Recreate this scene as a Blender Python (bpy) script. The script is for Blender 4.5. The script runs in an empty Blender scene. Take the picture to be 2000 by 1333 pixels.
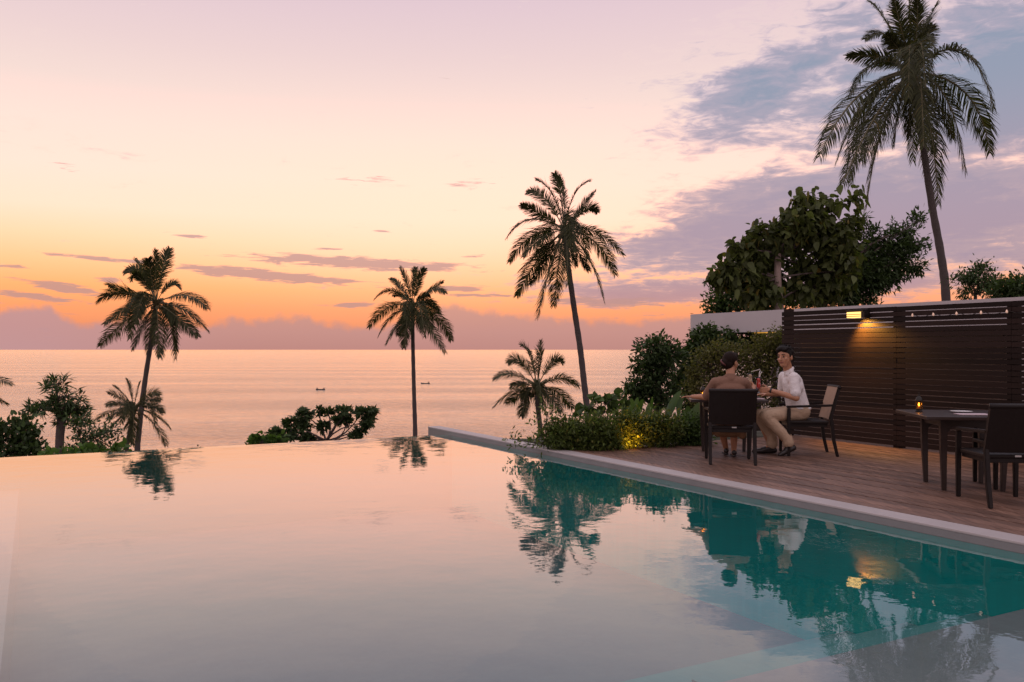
import bpy, bmesh, math, random
import numpy as np
from mathutils import Vector, Matrix, Quaternion

random.seed(7)
RNG = np.random.default_rng(11)
SC = bpy.context.scene
COL = SC.collection

# ------------------------------------------------------------------ camera
F = 1700.0                      # focal length in photo pixels (photo 2000 px wide)
EYE = 1.40                      # eye height over the deck (deck top is z = 0)
HZ = 683.0                      # horizon row in the photo
cd = bpy.data.cameras.new('camera')
cam = bpy.data.objects.new('camera', cd)
COL.objects.link(cam)
cam.location = (0, 0, EYE)
cam.rotation_euler = (math.radians(90), 0, 0)
cd.sensor_width = 36.0
cd.lens = 36.0 * F / 2000.0
cd.shift_y = (HZ - 666.5) / 2000.0
cd.clip_end = 120000
cd.clip_start = 0.05
SC.camera = cam

SC.view_settings.view_transform = 'Standard'
SC.view_settings.look = 'None'
SC.view_settings.exposure = 0.0
SC.view_settings.gamma = 1.0
SC.cycles.max_bounces = 10
SC.cycles.transparent_max_bounces = 16
SC.cycles.sample_clamp_indirect = 4.0
SC.cycles.use_denoising = True

def lin(r, g, b):
    def f(c):
        c /= 255.0
        return c / 12.92 if c <= 0.04045 else ((c + 0.055) / 1.055) ** 2.4
    return (f(r), f(g), f(b), 1.0)

# ------------------------------------------------------------------ world
class NT:
    """small helper for building node graphs"""
    def __init__(s, tree):
        s.t = tree; s.n = tree.nodes; s.l = tree.links
    def new(s, kind, **kw):
        nd = s.n.new(kind)
        for k, v in kw.items(): setattr(nd, k, v)
        return nd
    def put(s, sock, v):
        if hasattr(v, 'is_output'): s.l.new(v, sock)
        elif v is not None: sock.default_value = v
    def m(s, op, a, b=None, c=None, clamp=False):
        nd = s.new('ShaderNodeMath', operation=op, use_clamp=clamp)
        s.put(nd.inputs[0], a); s.put(nd.inputs[1], b); s.put(nd.inputs[2], c)
        return nd.outputs[0]
    def sstep(s, v, a, b):
        nd = s.new('ShaderNodeMapRange', interpolation_type='SMOOTHSTEP')
        s.put(nd.inputs['Value'], v); s.put(nd.inputs['From Min'], a); s.put(nd.inputs['From Max'], b)
        return nd.outputs[0]
    def mix(s, f, a, b, blend='MIX'):
        nd = s.new('ShaderNodeMix', data_type='RGBA', blend_type=blend)
        s.put(nd.inputs[0], f); s.put(nd.inputs[6], a); s.put(nd.inputs[7], b)
        return nd.outputs[2]
    def ramp(s, v, stops, interp='LINEAR'):
        nd = s.new('ShaderNodeValToRGB'); cr = nd.color_ramp; cr.interpolation = interp
        while len(cr.elements) > 1: cr.elements.remove(cr.elements[-1])
        for i, (p, c) in enumerate(stops):
            e = cr.elements[0] if i == 0 else cr.elements.new(p)
            e.position = p; e.color = c if len(c) == 4 else (*c, 1)
        s.put(nd.inputs[0], v)
        return nd.outputs[0]
    def comb(s, x, y, z=0.0):
        nd = s.new('ShaderNodeCombineXYZ')
        s.put(nd.inputs[0], x); s.put(nd.inputs[1], y); s.put(nd.inputs[2], z)
        return nd.outputs[0]
    def noise(s, vec, scale, detail=4.0, rough=0.5, dist=0.0):
        nd = s.new('ShaderNodeTexNoise')
        s.put(nd.inputs['Vector'], vec)
        nd.inputs['Scale'].default_value = scale; nd.inputs['Detail'].default_value = detail
        nd.inputs['Roughness'].default_value = rough; nd.inputs['Distortion'].default_value = dist
        return nd.outputs[0]

SUN_AZ = math.radians(-12.0)      # from +Y towards +X
SUN_EL = math.radians(2.5)

def build_world():
    w = bpy.data.worlds.new('World'); SC.world = w; w.use_nodes = True
    T = NT(w.node_tree); T.n.clear()
    tc = T.new('ShaderNodeTexCoord')
    sep = T.new('ShaderNodeSeparateXYZ'); T.l.new(tc.outputs['Generated'], sep.inputs[0])
    x, y, z = sep.outputs
    az = T.m('ARCTAN2', x, y)
    hyp = T.m('SQRT', T.m('ADD', T.m('MULTIPLY', x, x), T.m('MULTIPLY', y, y)))
    el = T.m('DIVIDE', T.m('ABSOLUTE', z), T.m('MAXIMUM', hyp, 1e-4))      # under the horizon: the sky mirrored by the sea
    elp = T.m('MAXIMUM', el, 0.0)
    def AE(px, py):
        a = math.atan((px - 1000) / F)
        return a, (HZ - py) / F * math.cos(a)
    # clear sky by elevation: 0 .. 0.8 of tan(elevation)
    def st(py, c, red=None):
        l = list(lin(*c)); l[0] = red or l[0]              # the red of the lit sky is brighter than a screen white
        return (max(0.0, (HZ - py) / F / 0.8), tuple(l))
    e8 = T.m('DIVIDE', elp, 0.8, clamp=True)
    sky = T.ramp(e8, [st(683, (226, 146, 116)), st(640, (244, 150, 104)), st(605, (250, 166, 108), 1.08), st(570, (254, 185, 116), 1.25),
                      st(525, (255, 208, 148), 1.4), st(480, (255, 224, 178), 1.45), st(430, (255, 234, 206), 1.4), st(360, (255, 234, 216), 1.3), st(280, (254, 230, 217), 1.12),
                      st(200, (247, 222, 214)), st(120, (239, 213, 212)), st(0, (228, 202, 211)), (0.62, lin(196, 188, 206)), (1.0, lin(174, 176, 200))])
    # warmer and brighter towards the sunken sun, pinker away from it
    far = T.sstep(T.m('ABSOLUTE', T.m('SUBTRACT', az, SUN_AZ)), 0.25, 0.75)
    low = T.m('SUBTRACT', 1.0, T.sstep(el, 0.05, 0.32))
    sky = T.mix(T.m('MULTIPLY', far, T.m('MULTIPLY', low, 0.22)), sky, lin(232, 176, 178))
    glow_a = T.m('DIVIDE', T.m('SUBTRACT', az, AE(880, 0)[0]), 0.30)
    glow_e = T.m('DIVIDE', T.m('SUBTRACT', el, 0.16), 0.085)
    glow = T.m('EXPONENT', T.m('MULTIPLY', T.m('ADD', T.m('MULTIPLY', glow_a, glow_a), T.m('MULTIPLY', glow_e, glow_e)), -1.0))
    sky = T.mix(T.m('MULTIPLY', glow, 0.55), sky, (1.75, 0.86, 0.63, 1))
    # cool dusk sky overhead and behind the viewer, tinted by the physical sky
    nish = T.new('ShaderNodeTexSky', sky_type='NISHITA', sun_disc=False, sun_elevation=SUN_EL, sun_rotation=SUN_AZ)
    back = T.ramp(T.m('DIVIDE', elp, 1.6, clamp=True), [(0, (0.74, 0.54, 0.54)), (0.2, (0.90, 0.69, 0.73)), (1, (0.98, 0.84, 0.94))])
    nsc = T.mix(1.0, nish.outputs[0], (0.10, 0.10, 0.10, 1), 'MULTIPLY')
    back = T.mix(0.12, back, nsc)
    bk = T.sstep(T.m('ABSOLUTE', az), 0.8, 1.9)
    # ---- noises in direction space
    dirs = T.comb(T.m('MULTIPLY', az, 13.0), T.m('MULTIPLY', el, 105.0))
    nst = T.noise(dirs, 2.4, 7, 0.62, 0.5)
    zz = T.m('ADD', elp, 0.05)
    plane = T.comb(T.m('DIVIDE', T.m('SINE', az), zz), T.m('DIVIDE', T.m('COSINE', az), zz))
    n1 = T.noise(plane, 1.0, 7, 0.60, 0.5)
    n2 = T.noise(plane, 3.6, 7, 0.66, 0.9)
    n3 = T.noise(T.comb(T.m('MULTIPLY', az, 30.0), T.m('MULTIPLY', el, 95.0)), 1.0, 5, 0.6, 0.8)
    def blob(px, py, rx, ry, tilt=0.0):
        a0, e0 = AE(px, py)
        c = math.cos(a0)
        dx = T.m('SUBTRACT', az, a0)
        dy = T.m('SUBTRACT', T.m('SUBTRACT', el, e0), T.m('MULTIPLY', dx, tilt))
        dx = T.m('DIVIDE', dx, rx / F * c); dy = T.m('DIVIDE', dy, ry / F * c)
        return T.m('EXPONENT', T.m('MULTIPLY', T.m('ADD', T.m('MULTIPLY', dx, dx), T.m('MULTIPLY', dy, dy)), -1.0))
    # ---- high broken cloud on the right
    R = None
    for (px, py, rx, ry, ti, am) in [(1510, 165, 230, 90, 0.38, 1.0), (1800, 130, 420, 210, 0.0, 0.80), (1740, 420, 430, 130, 0.06, 1.2), (1990, 170, 240, 190, 0.0, 1.15), (1460, 440, 240, 110, 0.25, 1.05),
                                     (1330, 470, 170, 70, 0.35, 0.80), (1500, 560, 420, 34, 0.0, 0.95), (1950, 480, 260, 70, 0, 0.8),
                                     (1230, 575, 180, 26, 0.0, 0.8)]:
        b = T.m('MULTIPLY', blob(px, py, rx, ry, ti), am)
        R = b if R is None else T.m('MAXIMUM', R, b)
    back_veil = T.m('MULTIPLY', T.sstep(az, 0.55, 0.95), 0.55)
    R = T.m('MAXIMUM', R, back_veil)
    nn = T.m('ADD', T.m('ADD', T.m('MULTIPLY', n1, 0.75), T.m('MULTIPLY', n2, 0.62)), T.m('MULTIPLY', n3, 0.62))
    val = T.m('SUBTRACT', T.m('ADD', T.m('MULTIPLY', R, 0.70), nn), 1.165)
    cm = T.sstep(val, -0.06, 0.24)
    ccol_low = T.ramp(T.m('MULTIPLY', val, 2.0, clamp=True), [(0, lin(255, 214, 184)), (0.28, lin(226, 186, 180)), (0.6, lin(176, 157, 170)), (1, lin(162, 148, 168))])
    ccol_high = T.ramp(T.m('MULTIPLY', val, 2.0, clamp=True), [(0, lin(252, 226, 216)), (0.3, lin(216, 196, 206)), (0.6, lin(168, 164, 184)), (1, lin(138, 152, 176))])
    ccol = T.mix(T.sstep(el, 0.12, 0.30), ccol_low, ccol_high)
    ccol = T.mix(T.m('SUBTRACT', 1.0, T.sstep(el, 0.03, 0.10)), ccol, lin(196, 146, 146))
    sky = T.mix(T.m('MULTIPLY', cm, 0.92), sky, ccol)
    # ---- long streaks of cloud low over the sea
    S = None
    for (px, py, rx, ry, ti, am) in [(700, 514, 235, 13, -0.035, 1.0), (520, 538, 210, 12, -0.07, 1.0), (215, 507, 130, 5, -0.05, 0.8),
                                     (125, 562, 80, 11, -0.15, 0.95), (75, 581, 110, 9, -0.12, 0.8), (215, 548, 40, 7, 0, 0.8), (15, 520, 40, 5, 0, 0.8),
                                     (370, 461, 50, 5, -0.05, 0.75), (715, 352, 75, 10, 0.0, 0.46), (915, 360, 60, 14, 0.1, 0.46), (130, 325, 50, 10, -0.2, 0.40),
                                     (745, 451, 30, 5, -0.1, 0.6), (900, 565, 60, 8, -0.02, 0.85), (930, 577, 80, 4, -0.02, 0.8), (690, 597, 60, 7, 0, 0.75),
                                     (920, 500, 30, 5, 0, .5), (640, 487, 50, 3, 0, 0.6), (1180, 590, 140, 10, -0.03, 0.85)]:
        b = T.m('MULTIPLY', blob(px, py, rx, ry, ti), am)
        S = b if S is None else T.m('MAXIMUM', S, b)
    sv = T.m('ADD', S, T.m('MULTIPLY', T.m('SUBTRACT', nst, 0.5), 1.7))
    sm = T.sstep(sv, 0.34, 0.66)
    scol = T.mix(T.sstep(el, 0.05, 0.17), lin(196, 150, 142), lin(198, 166, 162))
    sky = T.mix(T.m('MULTIPLY', sm, 0.86), sky, scol)
    # ---- heaped bank of cloud on the horizon
    tops = [(-300, 640), (0, 622), (45, 604), (100, 612), (150, 638), (260, 628), (400, 640), (455, 622), (500, 632), (545, 617), (575, 622), (600, 616),
            (640, 634), (720, 640), (800, 634), (860, 600), (890, 592), (915, 604), (1000, 612), (1100, 622), (1240, 628), (1420, 620), (1700, 610), (2000, 612), (2300, 630)]
    A0, A1 = AE(-300, 0)[0], AE(2300, 0)[0]
    hb = T.ramp(T.m('DIVIDE', T.m('SUBTRACT', az, A0), A1 - A0, clamp=True),
                [((AE(p, 0)[0] - A0) / (A1 - A0), ((HZ - q) / F / 0.06,) * 3) for p, q in tops])
    hb = T.m('MULTIPLY', hb, 0.06)
    nb = T.noise(T.comb(T.m('MULTIPLY', az, 1.0), T.m('MULTIPLY', el, 1.0)), 52.0, 5, 0.55)
    nb2 = T.noise(T.comb(az, 0.3), 9.0, 3, 0.5)
    hb = T.m('ADD', hb, T.m('MULTIPLY', T.m('SUBTRACT', nb, 0.5), 0.022))
    hb = T.m('ADD', hb, T.m('MULTIPLY', T.m('SUBTRACT', nb2, 0.5), 0.006))
    bm = T.sstep(T.m('SUBTRACT', hb, el), -0.0045, 0.0075)
    bcol = T.ramp(T.m('DIVIDE', elp, 0.055, clamp=True), [(0, lin(186, 138, 134)), (0.35, lin(192, 146, 142)), (1, lin(206, 154, 142))])
    bcol = T.mix(T.sstep(az, AE(500, 0)[0], AE(0, 0)[0]), bcol, lin(190, 150, 154))
    sky = T.mix(T.m('MULTIPLY', bm, 0.84), sky, bcol)
    out = T.mix(bk, sky, back)
    up = T.sstep(el, 0.6, 1.6)
    out = T.mix(T.m('MULTIPLY', up, 0.8), out, (0.96, 0.83, 0.92, 1))
    bg = T.new('ShaderNodeBackground'); T.l.new(out, bg.inputs[0]); bg.inputs[1].default_value = 1.0
    o = T.new('ShaderNodeOutputWorld'); T.l.new(bg.outputs[0], o.inputs[0])
build_world()

# ------------------------------------------------------------------ sun: almost down, veiled by the cloud bank
sl = bpy.data.lights.new('sun', 'SUN'); sl.energy = 0.02; sl.angle = math.radians(40.0); sl.color = (1.0, 0.62, 0.34)
so = bpy.data.objects.new('sun', sl); COL.objects.link(so)
sd = Vector((math.sin(SUN_AZ) * math.cos(SUN_EL), math.cos(SUN_AZ) * math.cos(SUN_EL), math.sin(SUN_EL)))
so.rotation_euler = sd.to_track_quat('Z', 'Y').to_euler()

# ------------------------------------------------------------------ coordinates
A_U = math.atan(0.55)                                  # the pool's long side runs 28.8 deg left of the view axis
UX, UY = -math.sin(A_U), math.cos(A_U)                 # along the kerb, away from the viewer
NX, NY = math.cos(A_U), math.sin(A_U)                  # across, to the right
def ST(s, t, z=0.0): return Vector((s * NX + t * UX, s * NY + t * UY, z))
def to_st(x, y): return x * NX + y * NY, x * UX + y * UY
def P(px, py, Y): return Vector(((px - 1000) / F * Y, Y, EYE - (py - HZ) / F * Y))
def smooth(a, b, x):
    u = min(1.0, max(0.0, (x - a) / (b - a))); return u * u * (3 - 2 * u)
S_IN, S_OUT, T_END, T_NEAR = 6.291, 6.525, 13.60, 1.5
S_LEFT = -1.6
Z_WATER = -0.08
Z_SEA = -19.0
FENCE_S = 10.75
DECK_T = 10.25

# ------------------------------------------------------------------ object helpers
def tag(o, label=None, cat=None, group=None, kind=None):
    if label: o['label'] = label
    if cat: o['category'] = cat
    if group: o['group'] = group
    if kind: o['kind'] = kind
    return o
def empty(name, loc=(0, 0, 0), rz=0.0, label=None, cat=None, group=None):
    o = bpy.data.objects.new(name, None); COL.objects.link(o)
    o.location = loc; o.rotation_euler = (0, 0, rz); o.empty_display_size = 0.1
    return tag(o, label, cat, group)
def link(name, me, mat=None, parent=None, smooth_=False, world=False):
    o = bpy.data.objects.new(name, me); COL.objects.link(o)
    if mat: me.materials.append(mat)
    if smooth_:
        me.polygons.foreach_set('use_smooth', [True] * len(me.polygons))
    if parent:
        o.parent = parent
        if world:                       # mesh is in world space: undo the parent's (unrotated) location
            o.matrix_parent_inverse = Matrix.LocRotScale(parent.location, parent.rotation_euler, None).inverted()
    return o
def copy_tree(o, parent=None):
    c = o.copy(); COL.objects.link(c)
    if parent: c.parent = parent
    for ch in list(o.children): copy_tree(ch, c)
    return c

class MB:
    """collects boxes, tubes and faces into one mesh"""
    def __init__(s): s.v = []; s.f = []
    def add(s, vs, fs):
        b = len(s.v); s.v += [tuple(q) for q in vs]; s.f += [tuple(i + b for i in f) for f in fs]; return s
    def box(s, x0, x1, y0, y1, z0, z1, M=None, bev=0.0):
        if bev > 0:
            bm = bmesh.new(); bmesh.ops.create_cube(bm, size=1.0)
            for v in bm.verts: v.co = Vector(((x0 + x1) / 2 + v.co.x * (x1 - x0), (y0 + y1) / 2 + v.co.y * (y1 - y0), (z0 + z1) / 2 + v.co.z * (z1 - z0)))
            bmesh.ops.bevel(bm, geom=list(bm.edges), offset=bev, segments=2, affect='EDGES', profile=0.6)
            bm.verts.index_update()
            vs = [v.co.copy() for v in bm.verts]; fs = [[v.index for v in f.verts] for f in bm.faces]; bm.free()
        else:
            vs = [Vector(q) for q in [(x0, y0, z0), (x1, y0, z0), (x1, y1, z0), (x0, y1, z0), (x0, y0, z1), (x1, y0, z1), (x1, y1, z1), (x0, y1, z1)]]
            fs = [(0, 3, 2, 1), (4, 5, 6, 7), (0, 1, 5, 4), (1, 2, 6, 5), (2, 3, 7, 6), (3, 0, 4, 7)]
        if M is not None: vs = [M @ v for v in vs]
        return s.add(vs, fs)
    def stbox(s, s0, s1, t0, t1, z0, z1, bev=0.0):
        M = Matrix(((NX, UX, 0, 0), (NY, UY, 0, 0), (0, 0, 1, 0), (0, 0, 0, 1)))
        return s.box(s0, s1, t0, t1, z0, z1, M, bev)
    def hexa(s, lo, hi):
        """8 corner solid: lo and hi are 4 points each"""
        return s.add(list(lo) + list(hi), [(0, 3, 2, 1), (4, 5, 6, 7), (0, 1, 5, 4), (1, 2, 6, 5), (2, 3, 7, 6), (3, 0, 4, 7)])
    def tube(s, pts, rad, n=8, cap=True):
        pts = [Vector(p) for p in pts]
        if not hasattr(rad, '__len__'): rad = [rad] * len(pts)
        b = len(s.v); prev = None
        for i, p in enumerate(pts):
            d = (pts[min(i + 1, len(pts) - 1)] - pts[max(i - 1, 0)]).normalized()
            a = prev if prev is not None else (Vector((1, 0, 0)) if abs(d.x) < 0.8 else Vector((0, 1, 0)))
            a = (a - d * a.dot(d)).normalized(); prev = a; c = d.cross(a)
            for k in range(n):
                q = 2 * math.pi * k / n
                s.v.append(tuple(p + (a * math.cos(q) + c * math.sin(q)) * rad[i]))
        for i in range(len(pts) - 1):
            for k in range(n):
                k2 = (k + 1) % n
                s.f.append((b + i * n + k, b + i * n + k2, b + (i + 1) * n + k2, b + (i + 1) * n + k))
        if cap:
            s.f.append(tuple(b + k for k in reversed(range(n)))); s.f.append(tuple(b + (len(pts) - 1) * n + k for k in range(n)))
        return s
    def lathe(s, prof, c=(0, 0, 0), n=20):
        b = len(s.v); c = Vector(c)
        for (r, z) in prof:
            for k in range(n):
                q = 2 * math.pi * k / n; s.v.append((c.x + r * math.cos(q), c.y + r * math.sin(q), c.z + z))
        for i in range(len(prof) - 1):
            for k in range(n):
                k2 = (k + 1) % n; s.f.append((b + i * n + k, b + i * n + k2, b + (i + 1) * n + k2, b + (i + 1) * n + k))
        if prof[0][0] > 1e-4: s.f.append(tuple(b + k for k in reversed(range(n))))
        if prof[-1][0] > 1e-4: s.f.append(tuple(b + (len(prof) - 1) * n + k for k in range(n)))
        return s
    def mesh(s, name):
        me = bpy.data.meshes.new(name); me.from_pydata(s.v, [], s.f); me.update(); return me
    def build(s, name, mat, parent=None, smooth_=False, world=False):
        return link(name, s.mesh(name), mat, parent, smooth_, world)

def np_mesh(name, V, Q):
    """fast mesh from a vertex array and an array of quads"""
    me = bpy.data.meshes.new(name)
    V = np.ascontiguousarray(V, dtype=np.float32); Q = np.ascontiguousarray(Q, dtype=np.int32)
    me.vertices.add(len(V)); me.vertices.foreach_set('co', V.ravel())
    me.loops.add(Q.size); me.loops.foreach_set('vertex_index', Q.ravel())
    me.polygons.add(len(Q)); me.polygons.foreach_set('loop_start', np.arange(0, Q.size, Q.shape[1], dtype=np.int32))
    me.update(calc_edges=True); me.validate()
    return me

# ------------------------------------------------------------------ materials
BD = {'white linen shirt': 0.03, 'beige cotton trousers': 0.04, 'brown cotton blouse': 0.03, 'ochre brown skirt': 0.03}
def pbr(name, base, rough=0.6, spec=0.5, var=0.0, vscale=8.0, bump=0.0, bscale=60.0, metal=0.0, island=0.0, stretch=None, coat=0.0, subs=0.0):
    m = bpy.data.materials.new(name); m.use_nodes = True
    T = NT(m.node_tree); b = T.n['Principled BSDF']
    tc = T.new('ShaderNodeTexCoord'); vec = tc.outputs['Object']
    if stretch:
        mp = T.new('ShaderNodeMapping'); mp.inputs['Scale'].default_value = stretch; T.l.new(vec, mp.inputs[0]); vec = mp.outputs[0]
    col = (*base, 1)
    if var > 0:
        n = T.noise(vec, vscale, 6, 0.6)
        col = T.mix(n, tuple(c * (1 - var) for c in base) + (1,), tuple(min(1, c * (1 + var)) for c in base) + (1,))
    if island > 0:
        g = T.new('ShaderNodeNewGeometry')
        k = T.m('ADD', T.m('MULTIPLY', g.outputs['Random Per Island'], 2 * island), 1 - island)
        col = T.mix(1.0, col, T.comb(k, k, k), 'MULTIPLY')
    T.put(b.inputs['Base Color'], col)
    b.inputs['Roughness'].default_value = rough; b.inputs['Metallic'].default_value = metal
    b.inputs['Specular IOR Level'].default_value = spec
    b.inputs['Coat Weight'].default_value = coat
    if subs: b.inputs['Subsurface Weight'].default_value = subs; b.inputs['Subsurface Radius'].default_value = (0.02, 0.008, 0.004)
    if bump > 0:
        n = T.noise(vec, bscale, 4, 0.6); bp = T.new('ShaderNodeBump'); bp.inputs['Strength'].default_value = bump; bp.inputs['Distance'].default_value = BD.get(name, 0.01)
        T.l.new(n, bp.inputs['Height']); T.l.new(bp.outputs[0], b.inputs['Normal'])
    return m
def emit(name, col, strength):
    m = bpy.data.materials.new(name); m.use_nodes = True
    b = m.node_tree.nodes['Principled BSDF']
    b.inputs['Base Color'].default_value = (*col, 1); b.inputs['Emission Color'].default_value = (*col, 1); b.inputs['Emission Strength'].default_value = strength
    return m
def leaf_mat(name, base, trans=0.35, vary=0.45, warm=None):
    m = bpy.data.materials.new(name); m.use_nodes = True
    T = NT(m.node_tree); T.n.clear()
    g = T.new('ShaderNodeNewGeometry'); rnd = g.outputs['Random Per Island']
    c = T.ramp(rnd, [(0, tuple(q * (1 - vary) for q in base)), (0.6, base), (0.9, tuple(q * (1 + vary) for q in base)), (1.0, warm or tuple(q * (1 + 1.4 * vary) for q in base))])
    d = T.new('ShaderNodeBsdfPrincipled'); T.l.new(c, d.inputs['Base Color']); d.inputs['Roughness'].default_value = 0.5; d.inputs['Specular IOR Level'].default_value = 0.2
    t = T.new('ShaderNodeBsdfTranslucent')
    T.l.new(T.mix(1.0, c, (1.3, 1.5, 0.55, 1), 'MULTIPLY'), t.inputs[0])
    mx = T.new('ShaderNodeMixShader'); mx.inputs[0].default_value = trans
    T.l.new(d.outputs[0], mx.inputs[1]); T.l.new(t.outputs[0], mx.inputs[2])
    o = T.new('ShaderNodeOutputMaterial'); T.l.new(mx.outputs[0], o.inputs[0])
    return m

MT = {}
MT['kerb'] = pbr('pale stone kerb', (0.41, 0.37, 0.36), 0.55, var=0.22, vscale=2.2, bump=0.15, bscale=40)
MT['kerb_face'] = pbr('dark grey pool edge stone', (0.20, 0.20, 0.20), 0.5, var=0.25, vscale=3)  # kerb face, darker than the kerb top
MT['tile_dark'] = pbr('weathered pool edge stone', (0.16, 0.17, 0.18), 0.5, var=0.2, vscale=4)
MT['soil'] = pbr('dark soil and undergrowth', (0.035, 0.04, 0.022), 0.95, var=0.5, vscale=0.8, bump=0.5, bscale=6)
MT['wicker'] = pbr('dark woven rattan', (0.010, 0.006, 0.005), 0.46, spec=0.26, var=0.35, vscale=40, bump=0.25, bscale=160)
MT['wood_dark'] = pbr('dark stained table wood', (0.026, 0.015, 0.012), 0.34, spec=0.45, var=0.3, vscale=14, stretch=(1, 8, 1))
MT['plaster'] = pbr('off white painted concrete', (0.50, 0.46, 0.47), 0.75, var=0.06, vscale=2.5, bump=0.08, bscale=30)
MT['slat'] = pbr('dark stained timber slats', (0.019, 0.011, 0.009), 0.6, spec=0.14, var=0.35, vscale=5, stretch=(3, 3, 14), island=0.4)
MT['metal_dark'] = pbr('dark bronze metal', (0.03, 0.026, 0.022), 0.4, metal=0.7)
MT['tag_white'] = pbr('small pale plastic tag', (0.6, 0.58, 0.56), 0.5)
MT['bark'] = pbr('grey brown bark', (0.085, 0.062, 0.055), 0.85, var=0.4, vscale=6, bump=0.6, bscale=18)
MT['bark_pale'] = pbr('pale smooth bark', (0.30, 0.22, 0.19), 0.8, var=0.25, vscale=4, bump=0.3, bscale=14)
MT['palm_trunk'] = pbr('ringed palm bark', (0.075, 0.058, 0.055), 0.85, var=0.35, vscale=3, stretch=(1, 1, 5), bump=0.6, bscale=6)
MT['rachis'] = pbr('palm frond rib', (0.13, 0.11, 0.05), 0.6)
MT['leaf_palm'] = leaf_mat('coconut palm leaflets', (0.056, 0.060, 0.024), 0.32, 0.45, warm=(0.16, 0.11, 0.035))
MT['leaf_dark'] = leaf_mat('dark glossy leaves', (0.055, 0.085, 0.034), 0.28, 0.45)
MT['leaf_green'] = leaf_mat('mid green leaves', (0.066, 0.105, 0.034), 0.32, 0.45)
MT['leaf_bright'] = leaf_mat('fresh green broad leaves', (0.075, 0.13, 0.035), 0.35, 0.35)
MT['leaf_hedge'] = leaf_mat('clipped hedge leaves', (0.120, 0.118, 0.040), 0.36, 0.5, warm=(0.16, 0.12, 0.04))
MT['leaf_big'] = leaf_mat('large olive leaves', (0.080, 0.096, 0.032), 0.36, 0.5, warm=(0.17, 0.12, 0.03))
MT['leaf_shrub'] = leaf_mat('shrub leaves', (0.095, 0.130, 0.036), 0.34, 0.5, warm=(0.17, 0.15, 0.04))
MT['leaf_blue'] = leaf_mat('blue green canna leaves', (0.10, 0.15, 0.10), 0.35, 0.25)
MT['husk'] = pbr('coconut husk', (0.12, 0.085, 0.03), 0.6, var=0.2)
MT['skin'] = pbr('warm tan skin', (0.43, 0.215, 0.125), 0.5, spec=0.4, subs=0.15)
MT['skin_woman'] = pbr('brown skin', (0.37, 0.175, 0.10), 0.5, spec=0.4, subs=0.15)
MT['hair'] = pbr('near black hair', (0.010, 0.007, 0.006), 0.6, spec=0.2, bump=0.4, bscale=120)
MT['hair_brown'] = pbr('dark brown hair', (0.014, 0.007, 0.005), 0.65, spec=0.12, bump=0.4, bscale=120)
MT['shirt'] = pbr('white linen shirt', (0.70, 0.66, 0.65), 0.85, var=0.05, vscale=12, bump=0.7, bscale=13)
MT['trousers'] = pbr('beige cotton trousers', (0.50, 0.36, 0.245), 0.85, var=0.08, vscale=10, bump=0.7, bscale=11)
MT['blouse'] = pbr('brown cotton blouse', (0.20, 0.105, 0.068), 0.85, var=0.08, vscale=10, bump=0.3, bscale=24)
MT['skirt'] = pbr('ochre brown skirt', (0.20, 0.105, 0.05), 0.85, var=0.1, vscale=10, bump=0.3, bscale=20)
MT['leather'] = pbr('black leather', (0.018, 0.013, 0.012), 0.4)
MT['clip'] = pbr('dark red hair clip', (0.10, 0.018, 0.016), 0.4)
MT['wicker_tan'] = pbr('tan sky lit wicker front', (0.34, 0.22, 0.15), 0.6, var=0.2, vscale=30, bump=0.25, bscale=150)  # sky glow on the backrest fronts put into a tan colour
MT['eye'] = pbr('dark eye', (0.01, 0.008, 0.008), 0.15)
MT['lip'] = pbr('lip', (0.22, 0.07, 0.06), 0.5)
MT['red_drink'] = pbr('red iced drink', (0.92, 0.07, 0.05), 0.12, spec=0.6, coat=0.6)
MT['cream_drink'] = pbr('cream iced drink', (0.82, 0.60, 0.38), 0.15, spec=0.6, coat=0.5)
MT['straw'] = pbr('pale paper straw', (0.75, 0.70, 0.66), 0.5)
MT['garnish'] = pbr('orange slice', (0.75, 0.30, 0.05), 0.5)
MT['porcelain'] = pbr('white porcelain', (0.72, 0.70, 0.70), 0.2)
MT['napkin'] = pbr('mauve napkin', (0.50, 0.40, 0.42), 0.9, bump=0.2, bscale=60)
MT['hull'] = pbr('dark boat hull', (0.03, 0.025, 0.025), 0.6)
MT['cloth_dark'] = pbr('dark clothing', (0.03, 0.025, 0.03), 0.9)
def glass_mat(name, col):
    m = bpy.data.materials.new(name); m.use_nodes = True
    T = NT(m.node_tree); T.n.clear()
    fr = T.new('ShaderNodeFresnel'); fr.inputs[0].default_value = 1.45
    tr = T.new('ShaderNodeBsdfTransparent'); tr.inputs[0].default_value = (*col, 1)
    gl = T.new('ShaderNodeBsdfGlossy'); gl.inputs['Roughness'].default_value = 0.02
    mx = T.new('ShaderNodeMixShader'); T.l.new(fr.outputs[0], mx.inputs[0]); T.l.new(tr.outputs[0], mx.inputs[1]); T.l.new(gl.outputs[0], mx.inputs[2])
    o = T.new('ShaderNodeOutputMaterial'); T.l.new(mx.outputs[0], o.inputs[0])
    return m
MT['glass'] = glass_mat('clear glass', (0.95, 0.95, 0.95))
MT['amber'] = glass_mat('amber lantern glass', (0.95, 0.55, 0.18))
MT['flame'] = emit('candle flame', (1.0, 0.55, 0.12), 9.0)
MT['lampglow'] = emit('lit lamp diffuser', (1.0, 0.60, 0.17), 1.7)
MT['lensglow'] = emit('dim amber lens', (1.0, 0.5, 0.08), 0.7)
MT['bulb'] = emit('small frosted festoon bulb', (0.9, 0.6, 0.45), 0.25)  # bulbs carry a faint emission of their own

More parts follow.
